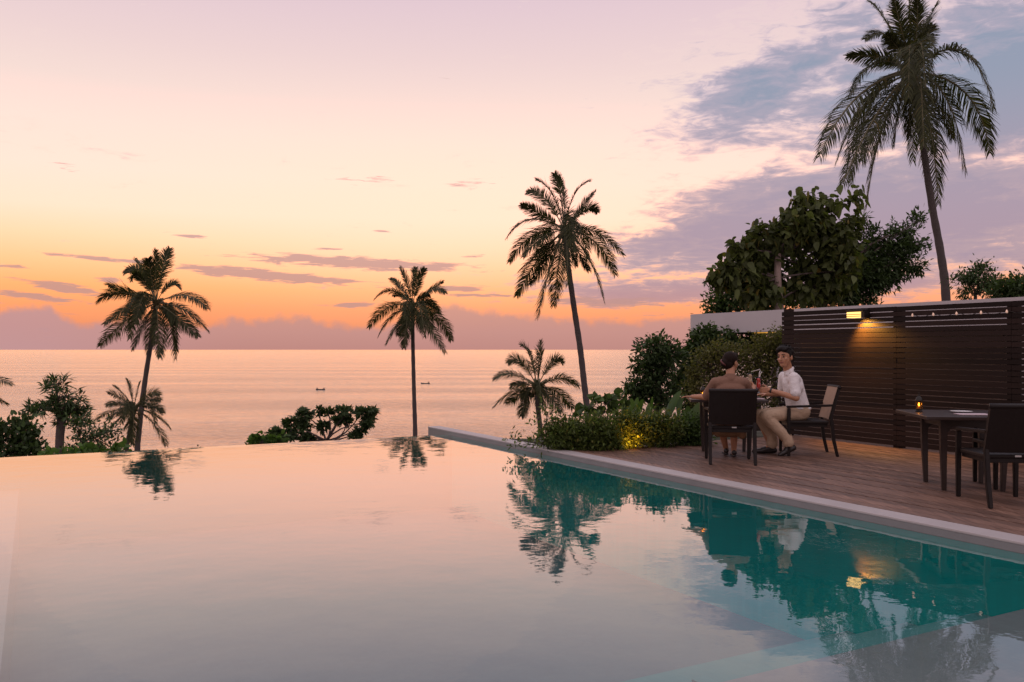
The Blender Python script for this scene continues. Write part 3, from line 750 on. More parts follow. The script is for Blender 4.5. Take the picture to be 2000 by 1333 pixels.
def palm(label, Y, trunk, heart, fronds, seed, group='coconut palms', extra=5, lmax=0.75, n=108, nuts=8, width=0.05, hangf=0.4, spread=1.0, boot=True):
    """fronds: (cx, cy, tx, ty) photo pixels of the arch and the tip, given depth by turns"""
    rng = np.random.default_rng(seed); k = Y / F
    base = P(trunk[0][0], trunk[0][1], Y); gz = ground_z(base.x, base.y); dirv = (P(trunk[0][0], trunk[0][1], Y) - P(trunk[1][0], trunk[1][1], Y)).normalized()
    dirv = (dirv + Vector((0, 0, -2.0))).normalized()
    foot = base + dirv * max(0.0, (gz - base.z) / dirv.z) if base.z > gz else base
    t = empty('coconut_palm', foot, 0, label, 'palm tree', group)
    H = P(heart[0], heart[1], Y)
    pts = [foot - Vector((0, 0, 0.15))] + [P(x, y, Y) for x, y, w in trunk] + [H]
    # smooth the trunk with extra points
    rad = [trunk[0][2] * k / 2 * 1.25] + [w * k / 2 for _, _, w in trunk] + [trunk[-1][2] * k / 2 * 0.95]
    fine, fr = [], []
    for i in range(len(pts) - 1):
        a, c = pts[i], pts[i + 1]; p_ = pts[max(0, i - 1)]; n_ = pts[min(len(pts) - 1, i + 2)]
        for q in range(8):
            u = q / 8; h = (c - a).length
            m0 = (c - p_) * 0.5; m1 = (n_ - a) * 0.5
            fine.append(a * (2 * u**3 - 3 * u * u + 1) + m0 * (u**3 - 2 * u * u + u) + c * (-2 * u**3 + 3 * u * u) + m1 * (u**3 - u * u))
            fr.append((rad[i] * (1 - u) + rad[i + 1] * u) * (1 + 0.05 * math.sin(len(fine) * 2.1)))
    fine.append(pts[-1]); fr.append(rad[-1])
    MB().tube(fine, fr, 10).build('trunk', MT['palm_trunk'], t, True, True)
    allf = []
    for i, (cx, cy, tx, ty) in enumerate(fronds):
        R = math.hypot(tx - heart[0], ty - heart[1]) * k
        side = (-1, 1)[i % 2] * rng.uniform(0.15, 0.5) * R * spread
        c = P(cx, cy, Y + side * 0.5); e = P(tx, ty, Y + side)
        allf.append((c, e))
    R = max(math.hypot(f[2] - heart[0], f[3] - heart[1]) for f in fronds) * k
    for i in range(extra):                                   # fronds pointing at and away from the viewer
        a = (-1, 1)[i % 2] * math.radians(rng.uniform(55, 110)) + math.radians(90 if i % 4 < 2 else -90)
        a = math.radians(90 if i % 2 else -90) + math.radians(rng.uniform(-30, 30))
        e0 = rng.uniform(-0.35, 0.30)
        d = Vector((math.cos(a), math.sin(a), 0))
        c = H + d * R * 0.45 + Vector((0, 0, R * (0.25 + 0.4 * e0))); e = H + d * R * 0.62 + Vector((0, 0, R * (e0 - 0.45)))
        allf.append((c, e))
    for c, e in allf:
        st = H + (Vector(c) - H).normalized() * 0.12
        L = (Vector(e) - H).length
        V, Q, rib = frond_mesh(st, c, e, rng, n, lmax * min(1.0, 0.45 + 0.55 * L / R), width, hangf)
        nv = len(V)
        fo = link('frond', np_mesh('frond', V, Q), MT['leaf_palm'], t, False, True)
        ro = rib.build('rib', MT['rachis'], fo); ro.matrix_parent_inverse = fo.matrix_parent_inverse.inverted() if False else Matrix.Identity(4)
    if nuts:
        for i in range(nuts):
            a = rng.uniform(0, 2 * math.pi); rr_ = rng.uniform(0.14, 0.30)
            p = H + Vector((math.cos(a) * rr_, math.sin(a) * rr_, -rng.uniform(0.12, 0.42)))
            MB().lathe([(0, -0.13), (0.07, -0.105), (0.105, -0.03), (0.10, 0.05), (0.06, 0.11), (0, 0.13)], p, 8).build('coconut', MT['husk'], t, True, True)
    if boot:   # old leaf bases and fibre round the growing point
        bb = MB()
        for i in range(16):
            a = i * 2.4; el = 0.5 + 0.5 * rng.random()
            d = Vector((math.cos(a), math.sin(a), el)).normalized()
            bb.tube([H - Vector((0, 0, 0.45 - 0.02 * i)), H + d * 0.32, H + d * 0.62 + Vector((0, 0, -0.05))], [0.09, 0.06, 0.03], 5)
        bb.build('leaf_base', MT['rachis'], t, True, True)
    return t

def Z(ox, oy, sc, L):
    """frond lists measured in enlarged crops: back to photo pixels"""
    return [(ox + a / sc, oy + b / sc, ox + c / sc, oy + d / sc) for a, b, c, d in L]

palm('tall leaning coconut palm with a curving trunk at the left end of the infinity edge', 60,
     [(268, 885, 11), (272, 840, 10), (279, 775, 10), (290, 700, 9), (300, 645, 8.5)], (305, 592),
     Z(160, 470, 5.332, [(770, 300, 770, 100), (830, 250, 915, 85), (700, 250, 690, 190), (600, 190, 440, 340), (560, 250, 520, 420), (690, 380, 560, 190),
                         (330, 440, 165, 640), (400, 500, 280, 470), (500, 640, 235, 870), (430, 800, 190, 1100), (640, 830, 535, 1130), (720, 800, 690, 1160),
                         (790, 850, 810, 1220), (930, 350, 1030, 510), (1130, 470, 1305, 710), (1100, 660, 1315, 945), (1010, 780, 1205, 1000), (920, 720, 960, 880)]), 21,
     extra=5, lmax=1.20, width=0.046)
palm('straight slender coconut palm standing behind the middle of the infinity edge', 75,
     [(811, 856, 9), (809, 780, 8), (807, 700, 7.5), (806, 640, 7.5)], (806, 598),
     Z(690, 500, 6.06, [(640, 280, 555, 140), (690, 300, 740, 140), (760, 260, 845, 150), (560, 330, 440, 270), (450, 280, 255, 510), (560, 420, 480, 480),
                        (960, 300, 1085, 440), (900, 400, 1065, 310), (830, 430, 900, 480), (390, 500, 185, 850), (450, 640, 300, 950), (560, 720, 390, 1040),
                        (620, 800, 600, 1090), (600, 760, 530, 940), (900, 450, 1030, 690), (1040, 640, 1160, 1000), (880, 760, 1085, 1150), (780, 720, 800, 900)]), 22,
     extra=5, lmax=1.20, width=0.046)
palm('tall coconut palm with a curving trunk rising behind the flowering shrubs right of centre', 52,
     [(1147, 806, 12.5), (1141, 750, 12), (1133, 680, 11.5), (1121, 600, 11), (1110, 520, 10)], (1102, 450),
     Z(950, 320, 4.167, [(560, 180, 405, 130), (470, 190, 330, 235), (610, 200, 555, 80), (650, 260, 600, 110), (690, 180, 845, 140), (850, 280, 905, 395), (800, 320, 885, 225),
                         (330, 340, 165, 605), (420, 380, 280, 335), (350, 500, 190, 800), (440, 560, 300, 760), (400, 760, 250, 1075), (430, 720, 270, 870), (500, 800, 360, 980),
                         (500, 850, 415, 1255), (580, 830, 548, 1155), (900, 470, 1115, 745), (930, 560, 1050, 905), (860, 700, 955, 1115), (760, 720, 830, 870), (700, 680, 730, 830)]), 23,
     extra=5, lmax=1.15, width=0.040)
palm('tallest coconut palm, its crown reaching the top of the photo above the fence', 38,
     [(1848, 590, 16.5), (1838, 500, 15), (1820, 400, 13.5), (1802, 280, 12), (1790, 200, 11)], (1782, 142),
     Z(1560, 0, 3.173, [(640, 200, 590, -10), (690, 150, 680, -60), (740, 150, 735, -10), (770, 170, 860, 20), (560, 120, 410, 245), (520, 60, 450, 20), (600, 260, 540, 220), (770, 250, 830, 155),
                        (440, 260, 320, 600), (520, 330, 300, 350), (330, 480, 125, 975), (380, 560, 235, 1000), (470, 640, 275, 1140), (480, 720, 420, 1290), (540, 620, 390, 1000),
                        (610, 640, 590, 900), (680, 640, 690, 840), (1120, 460, 1185, 950), (960, 480, 1035, 1065), (830, 640, 865, 1265), (790, 620, 840, 940), (900, 640, 950, 860), (780, 330, 825, 355)]), 24,
     extra=7, lmax=1.30, width=0.040, hangf=0.7)
palm('short young coconut palm with spreading fronds behind the low shrubs', 40,
     [(1057, 862, 9), (1054, 824, 9), (1050, 790, 9)], (1049, 757),
     Z(950, 650, 5.795, [(490, 150, 395, 145), (600, 250, 618, 95), (380, 200, 245, 345), (620, 300, 642, 210), (770, 200, 862, 345), (270, 380, 90, 515), (300, 600, 80, 840), (400, 680, 225, 800),
                         (440, 760, 395, 945), (380, 560, 280, 600), (860, 430, 1045, 605), (800, 600, 975, 860), (740, 720, 845, 900), (520, 280, 480, 200), (460, 620, 420, 760)]), 25,
     extra=3, lmax=0.72, n=80, nuts=5, width=0.028)
palm('short young coconut palm beside the leaning trunk at the left end of the pool', 52,
     [(247, 887, 8), (252, 850, 8), (257, 824, 8)], (261, 798),
     Z(0, 700, 5.714, [(1380, 380, 1270, 310), (1460, 350, 1415, 235), (1530, 380, 1565, 265), (1330, 400, 1205, 390), (1330, 470, 1190, 520), (1250, 560, 1075, 685), (1330, 600, 1200, 675),
                       (1380, 640, 1240, 755), (1680, 320, 1785, 410), (1740, 480, 1820, 610), (1760, 600, 1895, 775), (1760, 700, 1850, 970), (1490, 760, 1480, 965), (1460, 700, 1390, 780), (1650, 420, 1790, 470)]), 26,
     extra=4, lmax=0.85, n=76, nuts=3, width=0.032)
palm('coconut palm almost wholly outside the left edge of the photo, only two frond tips showing', 45,
     [(-75, 900, 10), (-68, 850, 10), (-60, 810, 9)], (-55, 770),
     [(-20, 725, 24, 752), (-15, 770, 14, 790), (-90, 710, -130, 760), (-60, 700, -50, 690), (-90, 770, -120, 830), (-40, 790, -10, 850), (-75, 720, -100, 700), (-35, 730, -15, 700), (-60, 800, -70, 850)], 27,
     extra=3, lmax=0.7, n=34, nuts=0, width=0.05)

def spray(x0, y0, x1, y1, n, r0, r1, k):
    return [(x0 + (x1 - x0) * i / (n - 1), y0 + (y1 - y0) * i / (n - 1), r0 + (r1 - r0) * i / (n - 1), (r0 + (r1 - r0) * i / (n - 1)) * 0.85, max(3, int(k * (1 - 0.5 * i / n)))) for i in range(n)]
# ---------------------------------------------------------------- trees and shrubs
plant('palmate_tree', 'stout trunked tree with radiating palmate leaves at the left end of the pool', 'tree', 32,
      [(116, 892, 17), (117, 850, 16), (121, 815, 17)],
      [(110, 752, 28, 14, 14), (128, 775, 34, 18, 22), (75, 795, 26, 9, 14), (105, 800, 34, 14, 20), (150, 795, 20, 18, 16), (160, 822, 18, 14, 12), (130, 820, 25, 12, 12)], 'oval',
      mat='leaf_dark', seed=31, per=12, L=0.38, W=0.065, rosette=True, spread=0.15, out=0.6, up=0.5, droop=0.10, twig=0.015, limb=0.06)
plant('almond_bush', 'dense dark bush of upright rounded leaves in the bottom left corner beyond the pool', 'bush', 24,
      [(30, 902, 8), (32, 880, 6)],
      [(12, 855, 22, 30, 22), (45, 862, 24, 30, 26), (60, 880, 20, 20, 18), (20, 885, 32, 18, 22), (38, 830, 8, 12, 6), (56, 828, 6, 12, 5), (8, 832, 8, 12, 5), (72, 840, 8, 8, 5), (-20, 860, 24, 36, 20)], 'round',
      mat='leaf_dark', seed=32, per=12, L=0.17, W=0.09, style='round', spread=0.22, out=0.5, up=0.6, droop=0.05, limb=0.02)
plant('loose_bush', 'loose leafy bush between the stout palmate tree and the short left palm', 'bush', 28,
      [(155, 898, 7), (158, 870, 6)],
      [(155, 845, 22, 26, 26), (185, 855, 26, 20, 24), (205, 842, 22, 14, 14), (150, 880, 24, 12, 14), (200, 880, 24, 12, 16), (225, 845, 8, 7, 4), (140, 822, 12, 10, 6)], 'oval',
      mat='leaf_dark', seed=33, per=10, L=0.17, W=0.075, spread=0.25, out=0.7, up=0.2, limb=0.02)
plant('sea_grape_shrub', 'low bright green clump of rounded leaves at the pool edge under the loose bush', 'bush', 17,
      [(172, 898, 4), (172, 892, 4)], [(170, 888, 22, 7, 14), (205, 889, 14, 4, 6), (238, 884, 9, 6, 6), (100, 893, 30, 4, 10)], 'round', mat='leaf_bright', seed=34, per=8, L=0.15, W=0.11, style='round', spread=0.12, up=0.6, droop=0.1, limb=0.01)
plant('frangipani_tree', 'spreading frangipani tree with bare forked limbs behind the infinity edge', 'tree', 26,
      [(640, 872, 9), (637, 862, 8)],
      [(596, 812, 13, 11, 18), (572, 830, 16, 11, 22), (597, 836, 13, 11, 15), (625, 803, 5, 6, 5), (641, 805, 7, 6, 6), (630, 833, 8, 9, 11), (672, 803, 13, 6, 15), (661, 820, 9, 6, 10), (680, 822, 7, 6, 6),
       (706, 808, 10, 8, 13), (726, 806, 9, 6, 10), (720, 824, 12, 8, 15), (705, 838, 11, 7, 11), (692, 852, 9, 6, 8), (562, 852, 18, 7, 15), (600, 856, 13, 7, 11), (537, 847, 12, 8, 13)], 'oval',
      mat='leaf_dark', seed=35, per=17, L=0.20, W=0.075, rosette=True, spread=0.10, out=0.6, up=0.4, droop=0.08, twig=0.012, limb=0.032)
plant('low_shrub', 'small bright leaved shrub at the left foot of the frangipani tree', 'bush', 19,
      [(512, 878, 3), (512, 872, 3)], [(510, 865, 17, 9, 16), (540, 862, 16, 9, 12), (508, 854, 5, 5, 3), (490, 868, 6, 6, 4)], 'round', mat='leaf_bright', seed=36, per=8, L=0.15, W=0.10, style='round', spread=0.12, up=0.5, droop=0.1, limb=0.01)
plant('seedling', 'tiny dark sprigs peeping over the infinity edge left of the frangipani tree', 'plant', 17,
      [(388, 886, 2), (388, 880, 2)], [(387, 878, 4, 3, 3), (398, 880, 5, 2, 2), (433, 876, 8, 3, 3)], 'oval', mat='leaf_dark', seed=37, per=5, L=0.07, W=0.04, spread=0.05, limb=0.004, twig=0.004)
# round-leaved tree behind the pavilion roof
plant('round_leaf_tree', 'broad tree with large drooping olive leaves and a pale trunk behind the pavilion roof', 'tree', 23,
      [(1521, 612, 26), (1520, 590, 17), (1519, 545, 14), (1519, 495, 13)],
      [(1600, 495, 75, 60, 76, 0.8), (1485, 525, 50, 45, 46, 1.2), (1555, 445, 42, 32, 40), (1595, 425, 24, 16, 14), (1635, 470, 34, 32, 34), (1475, 480, 24, 24, 20), (1450, 545, 26, 16, 14),
       (1640, 530, 45, 36, 30), (1590, 560, 55, 24, 30, 0.3), (1625, 395, 16, 5, 4), (1662, 392, 6, 10, 3), (1480, 570, 40, 22, 20)] + spray(1470, 540, 1392, 545, 5, 14, 5, 6) + spray(1470, 525, 1410, 522, 4, 13, 5, 6) + spray(1490, 500, 1438, 480, 4, 14, 5, 6) + spray(1520, 470, 1482, 450, 4, 14, 5, 6) + spray(1545, 440, 1560, 388, 4, 14, 5, 6) + spray(1600, 430, 1592, 392, 3, 14, 6, 6) + spray(1640, 460, 1668, 428, 3, 12, 5, 5), 'heart',
      mat='leaf_big', bark='bark_pale', seed=41, per=13, L=0.20, W=0.155, style='heart', spread=0.26, out=0.5, up=-0.1, droop=0.45, limb=0.035, twig=0.010, hang=0.25)
plant('fine_leaf_tree', 'fine leaved dark tree sweeping out to the right of the large drooping leaved tree', 'tree', 26,
      [(1600, 640, 20), (1610, 590, 16), (1640, 550, 12)],
      spray(1690, 540, 1792, 432, 6, 26, 9, 12) + spray(1700, 545, 1796, 478, 6, 24, 8, 12) + spray(1690, 555, 1788, 520, 6, 24, 9, 12) + spray(1670, 530, 1745, 450, 5, 22, 7, 10) + spray(1660, 510, 1702, 454, 4, 20, 7, 9)
      + spray(1650, 470, 1680, 432, 3, 16, 7, 7) + spray(1680, 565, 1728, 556, 3, 18, 8, 8) + spray(1640, 580, 1695, 590, 4, 16, 7, 8) + [(1640, 550, 50, 30, 40), (1600, 575, 50, 22, 30), (1640, 592, 26, 6, 10), (1700, 510, 30, 26, 26)], 'oval',
      mat='leaf_dark', seed=42, per=30, L=0.19, W=0.06, spread=0.22, out=0.7, up=0.15, limb=0.05, twig=0.012)
plant('small_leaf_tree', 'low spreading small leaved tree showing under the big round leaved tree above the roof', 'tree', 27,
      [(1480, 640, 12), (1480, 600, 10)],
      [(1430, 580, 32, 22, 34), (1470, 580, 40, 26, 40), (1410, 592, 20, 12, 16), (1500, 570, 40, 36, 34), (1450, 555, 26, 20, 20), (1400, 596, 14, 7, 8), (1560, 590, 40, 16, 18), (1390, 610, 20, 6, 8)], 'oval',
      mat='leaf_green', seed=43, per=22, L=0.17, W=0.08, spread=0.30, out=0.7, up=0.2, limb=0.04)
plant('umbrella_tree', 'small flat topped tree on the skyline above the right end of the fence', 'tree', 34,
      [(1905, 620, 8), (1905, 575, 6)],
      [(1920, 528, 14, 8, 12), (1905, 540, 24, 8, 16), (1880, 546, 18, 6, 10), (1915, 556, 30, 7, 18), (1925, 568, 18, 8, 10), (1940, 550, 12, 10, 8), (1890, 572, 12, 6, 6)], 'oval',
      mat='leaf_dark', seed=44, per=22, L=0.20, W=0.07, spread=0.28, out=0.8, up=0.1, limb=0.04)
plant('rounded_tree', 'rounded dark tree on the skyline at the right edge of the photo', 'tree', 32,
      [(1990, 640, 14), (1990, 590, 12)], [(1975, 566, 28, 18, 40), (2010, 562, 36, 20, 44), (1950, 572, 12, 12, 12), (2060, 560, 40, 30, 30)], 'oval',
      mat='leaf_dark', seed=45, per=26, L=0.22, W=0.09, spread=0.34, out=0.8, up=0.1, limb=0.05)
# dark trees beyond the shrub bed
plant('fig_tree', 'upright dark glossy leaved tree standing over the shrub bed in front of the sea', 'tree', 17.5,
      [(1285, 850, 16), (1284, 800, 14), (1286, 745, 12)],
      [(1280, 682, 32, 23, 44), (1272, 722, 24, 24, 30), (1262, 745, 20, 16, 24), (1230, 766, 14, 9, 16), (1300, 715, 22, 22, 26), (1318, 692, 13, 13, 14), (1252, 775, 18, 12, 16), (1300, 770, 24, 24, 34), (1250, 712, 7, 10, 7)], 'oval',
      mat='leaf_dark', seed=46, per=20, L=0.13, W=0.055, spread=0.15, out=0.7, up=0.15, limb=0.03, twig=0.008)
plant('fig_tree', 'second dark glossy leaved tree whose crown passes under the end of the pale roof', 'tree', 18.5,
      [(1350, 850, 14), (1350, 790, 12), (1352, 740, 10)],
      [(1368, 676, 22, 18, 44), (1352, 704, 22, 22, 44), (1340, 745, 20, 24, 36), (1405, 668, 34, 13, 40), (1380, 655, 20, 10, 24), (1440, 668, 32, 11, 30), (1345, 785, 20, 18, 22), (1480, 668, 26, 8, 18)], 'oval',
      mat='leaf_dark', seed=47, per=20, L=0.13, W=0.06, spread=0.15, out=0.7, up=0.15, limb=0.03, twig=0.008)
# clipped hedge behind the table
plant('clipped_hedge', 'dense clipped olive green hedge between the couple and the end of the slatted fence', 'hedge', 15.2,
      [(1440, 850, 10), (1440, 800, 8)],
      [(1385, 720, 36, 36, 80), (1430, 710, 44, 36, 100), (1480, 700, 44, 36, 100), (1515, 690, 32, 34, 70), (1370, 770, 28, 40, 60), (1420, 770, 46, 44, 90), (1480, 770, 46, 50, 90), (1520, 760, 34, 60, 70), (1500, 670, 26, 14, 40), (1525, 664, 14, 12, 22), (1400, 690, 30, 16, 40), (1360, 735, 18, 26, 30)], 'oval',
      mat='leaf_hedge', seed=48, per=17, L=0.062, W=0.032, spread=0.16, out=0.8, up=0.25, limb=0.02, twig=0.005, depth=0.7)
# ---------------------------------------------------------------- planting bed at the end of the deck
def shrub(label, Y, cx, blobs, seed, mat='leaf_shrub', **kw):
    a = dict(per=15, L=0.075, W=0.028, spread=0.13, out=0.8, up=0.35, limb=0.010, twig=0.004, depth=0.8); a.update(kw)
    return plant('flowering_shrub', label, 'shrub', Y, [(cx, 883 - (Y - 11.8) * 14, 5), (cx, 868, 4)], blobs, 'oval', group='low shrubs in the bed at the end of the deck', mat=mat, seed=seed, **a)
shrub('low dark green shrub at the left end of the bed, nearest the pool kerb', 12.25, 1105, [(1100, 852, 22, 18, 75), (1085, 850, 13, 15, 42), (1112, 840, 23, 12, 55), (1130, 862, 20, 16, 55), (1098, 872, 22, 9, 37)], 51)
shrub('low shrub second from the left of the bed, just right of the curved palm trunk', 12.2, 1168, [(1165, 853, 25, 19, 87), (1160, 829, 25, 10, 50), (1185, 840, 22, 15, 55), (1160, 874, 27, 9, 50), (1190, 867, 20, 12, 45)], 52)
shrub('low shrub in the bed with amber garden light glowing through its foot', 12.4, 1228, [(1225, 844, 25, 15, 75), (1215, 819, 22, 9, 37), (1245, 829, 22, 12, 45), (1225, 857, 22, 12, 50), (1248, 852, 17, 12, 37), (1215, 870, 22, 6, 30)], 53)
shrub('low bushy shrub in the bed below the banana like leaves', 12.6, 1290, [(1285, 843, 25, 18, 80), (1280, 822, 25, 9, 42), (1310, 836, 22, 13, 55), (1290, 860, 27, 10, 55)], 54)
shrub('low yellow green shrub at the right end of the bed beside the seated woman', 12.8, 1350, [(1345, 843, 25, 16, 80), (1360, 829, 20, 10, 45), (1330, 826, 17, 9, 30), (1345, 858, 28, 10, 62), (1372, 848, 13, 18, 42)], 55, mat='leaf_green')
shrub('thin reddish sprig growing over the kerb at the foot of the young palm', 12.3, 1070, [(1068, 815, 8, 14, 9), (1078, 805, 6, 8, 5), (1055, 828, 14, 5, 6), (1058, 850, 10, 12, 9), (1035, 868, 22, 5, 8), (1003, 858, 7, 6, 4), (1066, 862, 10, 10, 10)], 56, mat='leaf_shrub', per=8, L=0.08, W=0.03)
for i, (lab, Y, cx, bl) in enumerate([
    ('plant of large upright heart shaped leaves at the foot of the curved palm trunk', 13.0, 1172, [(1163, 784, 9, 10, 4), (1180, 788, 9, 9, 4), (1192, 782, 7, 12, 4), (1150, 800, 12, 10, 6), (1180, 806, 16, 8, 7), (1203, 800, 6, 10, 3)]),
    ('plant of large heart shaped leaves between the shrubs under the upright fig', 13.2, 1215, [(1212, 783, 8, 16, 5), (1220, 800, 12, 8, 5), (1130, 812, 12, 8, 5)])]):
    plant('heart_leaf_plant', lab, 'plant', Y, [(cx, 850, 3), (cx, 825, 3)], bl, 'heart', mat='leaf_green', seed=60 + i, per=2.6, L=0.15, W=0.12, style='heart', spread=0.05, out=0.3, up=0.9, droop=0.15, limb=0.008, twig=0.005)

def blade_plant(label, Y, blades, seed, mat='leaf_blue', name='canna_plant'):
    rng = np.random.default_rng(seed); k = Y / F
    b0 = P(sum(b[0] for b in blades) / len(blades), blades[0][1], Y)
    t = empty(name, (b0.x, b0.y, ground_z(b0.x, b0.y)), 0, label, 'plant')
    for (bx, by, tx, ty, w) in blades:
        a = np.array(P(bx, by, Y)); e = np.array(P(tx, ty, Y + rng.uniform(-.15, .15))); d = unit(e - a)
        root = np.array([a[0], a[1], ground_z(a[0], a[1])])
        MB().tube([root, (root + a) / 2 + rng.normal(size=3) * .01, a + (e - a) * 0.06], [0.012, 0.010, 0.006], 6).build('stalk', MT['leaf_green'], t, True, True)
        S = unit(np.cross(d, [rng.uniform(-.5, .5), 1, 0.1])); Nn = np.cross(S, d); L = np.linalg.norm(e - a); n = 9; V = []; Q = []
        for i in range(n):
            u = i / (n - 1); hw = w * k / 2 * (math.sin(math.pi * min(1, u * 0.93 + 0.05)) ** 0.75)
            c = a + d * L * u - ZUP * 0.10 * L * u ** 3 + Nn * 0.05 * L * math.sin(u * 3)
            V += [c + S * hw + Nn * hw * 0.35, c, c - S * hw + Nn * hw * 0.35]
            if i: Q += [(3 * i - 3, 3 * i - 2, 3 * i + 1, 3 * i), (3 * i - 2, 3 * i - 1, 3 * i + 2, 3 * i + 1)]
        link('leaf', np_mesh('blade', np.array(V), np.array(Q)), MT[mat], t, True, True)
blade_plant('pale blue green banana like blades standing up behind the shrubs left of the couple', 13.4, [(1306, 818, 1330, 757, 17), (1325, 815, 1336, 765, 14), (1300, 818, 1314, 772, 10), (1240, 830, 1226, 792, 8)], 71)
blade_plant('two broad green blades behind the shrubs close to the left edge of the table', 13.2, [(1357, 822, 1367, 782, 20), (1340, 822, 1344, 790, 14), (1350, 815, 1354, 795, 10)], 72, 'leaf_green')
blade_plant('clump of fresh light green blades under the fig tree', 13.6, [(1243, 812, 1233, 774, 14), (1245, 812, 1246, 772, 14), (1248, 812, 1256, 776, 12), (1262, 815, 1268, 784, 10), (1270, 812, 1274, 770, 6)], 73, 'leaf_bright')

def garden_light():
    c = P(1232, 872, 12.25); c.z = -0.08
    L = empty('garden_light', c, 0, 'small amber garden light glowing among the low shrubs at the deck end', 'lamp')
    b = MB(); b.lathe([(0.03, -0.06), (0.03, 0.03), (0.045, 0.035), (0.045, 0.06), (0.038, 0.06)], (0, 0, 0), 12); b.build('housing', MT['metal_dark'], L, True)
    MB().lathe([(0.0, 0.054), (0.037, 0.054), (0.03, 0.064), (0, 0.068)], (0, 0, 0), 12).build('lens', MT['lensglow'], L, True)
    ld = bpy.data.lights.new('garden_light_light', 'SPOT'); ld.energy = 20; ld.color = (1.0, 0.40, 0.04); ld.shadow_soft_size = 0.04; ld.spot_size = math.radians(120); ld.spot_blend = 0.7
    lo = bpy.data.objects.new('garden_light_light', ld); COL.objects.link(lo); lo.location = c + Vector((0.0, -0.22, 0.12))
    lo.rotation_euler = Vector((0.05, 0.75, 0.65)).to_track_quat('-Z', 'Y').to_euler()
garden_light()

# ================================================================== FURNITURE
def rect_path(b, st):
    """square bar through stations (x, y, z, half width, half depth)"""
    n0 = len(b.v)
    for x, y, z, w, d in st: b.v += [(x - w, y - d, z), (x + w, y - d, z), (x + w, y + d, z), (x - w, y + d, z)]
    b.f.append((n0 + 3, n0 + 2, n0 + 1, n0))
    for i in range(len(st) - 1):
        for k in range(4):
            a, c = n0 + 4 * i + k, n0 + 4 * i + (k + 1) % 4
            b.f.append((a, c, c + 4, a + 4))
    e = n0 + 4 * (len(st) - 1); b.f.append((e, e + 1, e + 2, e + 3))
    return b
def bevel_mesh(b, name, off):
    bm = bmesh.new()
    vs = [bm.verts.new(v) for v in b.v]
    for f in b.f: bm.faces.new([vs[i] for i in f])
    bmesh.ops.recalc_face_normals(bm, faces=bm.faces)
    bmesh.ops.bevel(bm, geom=list(bm.edges), offset=off, segments=2, affect='EDGES')
    me = bpy.data.meshes.new(name); bm.to_mesh(me); bm.free(); return me

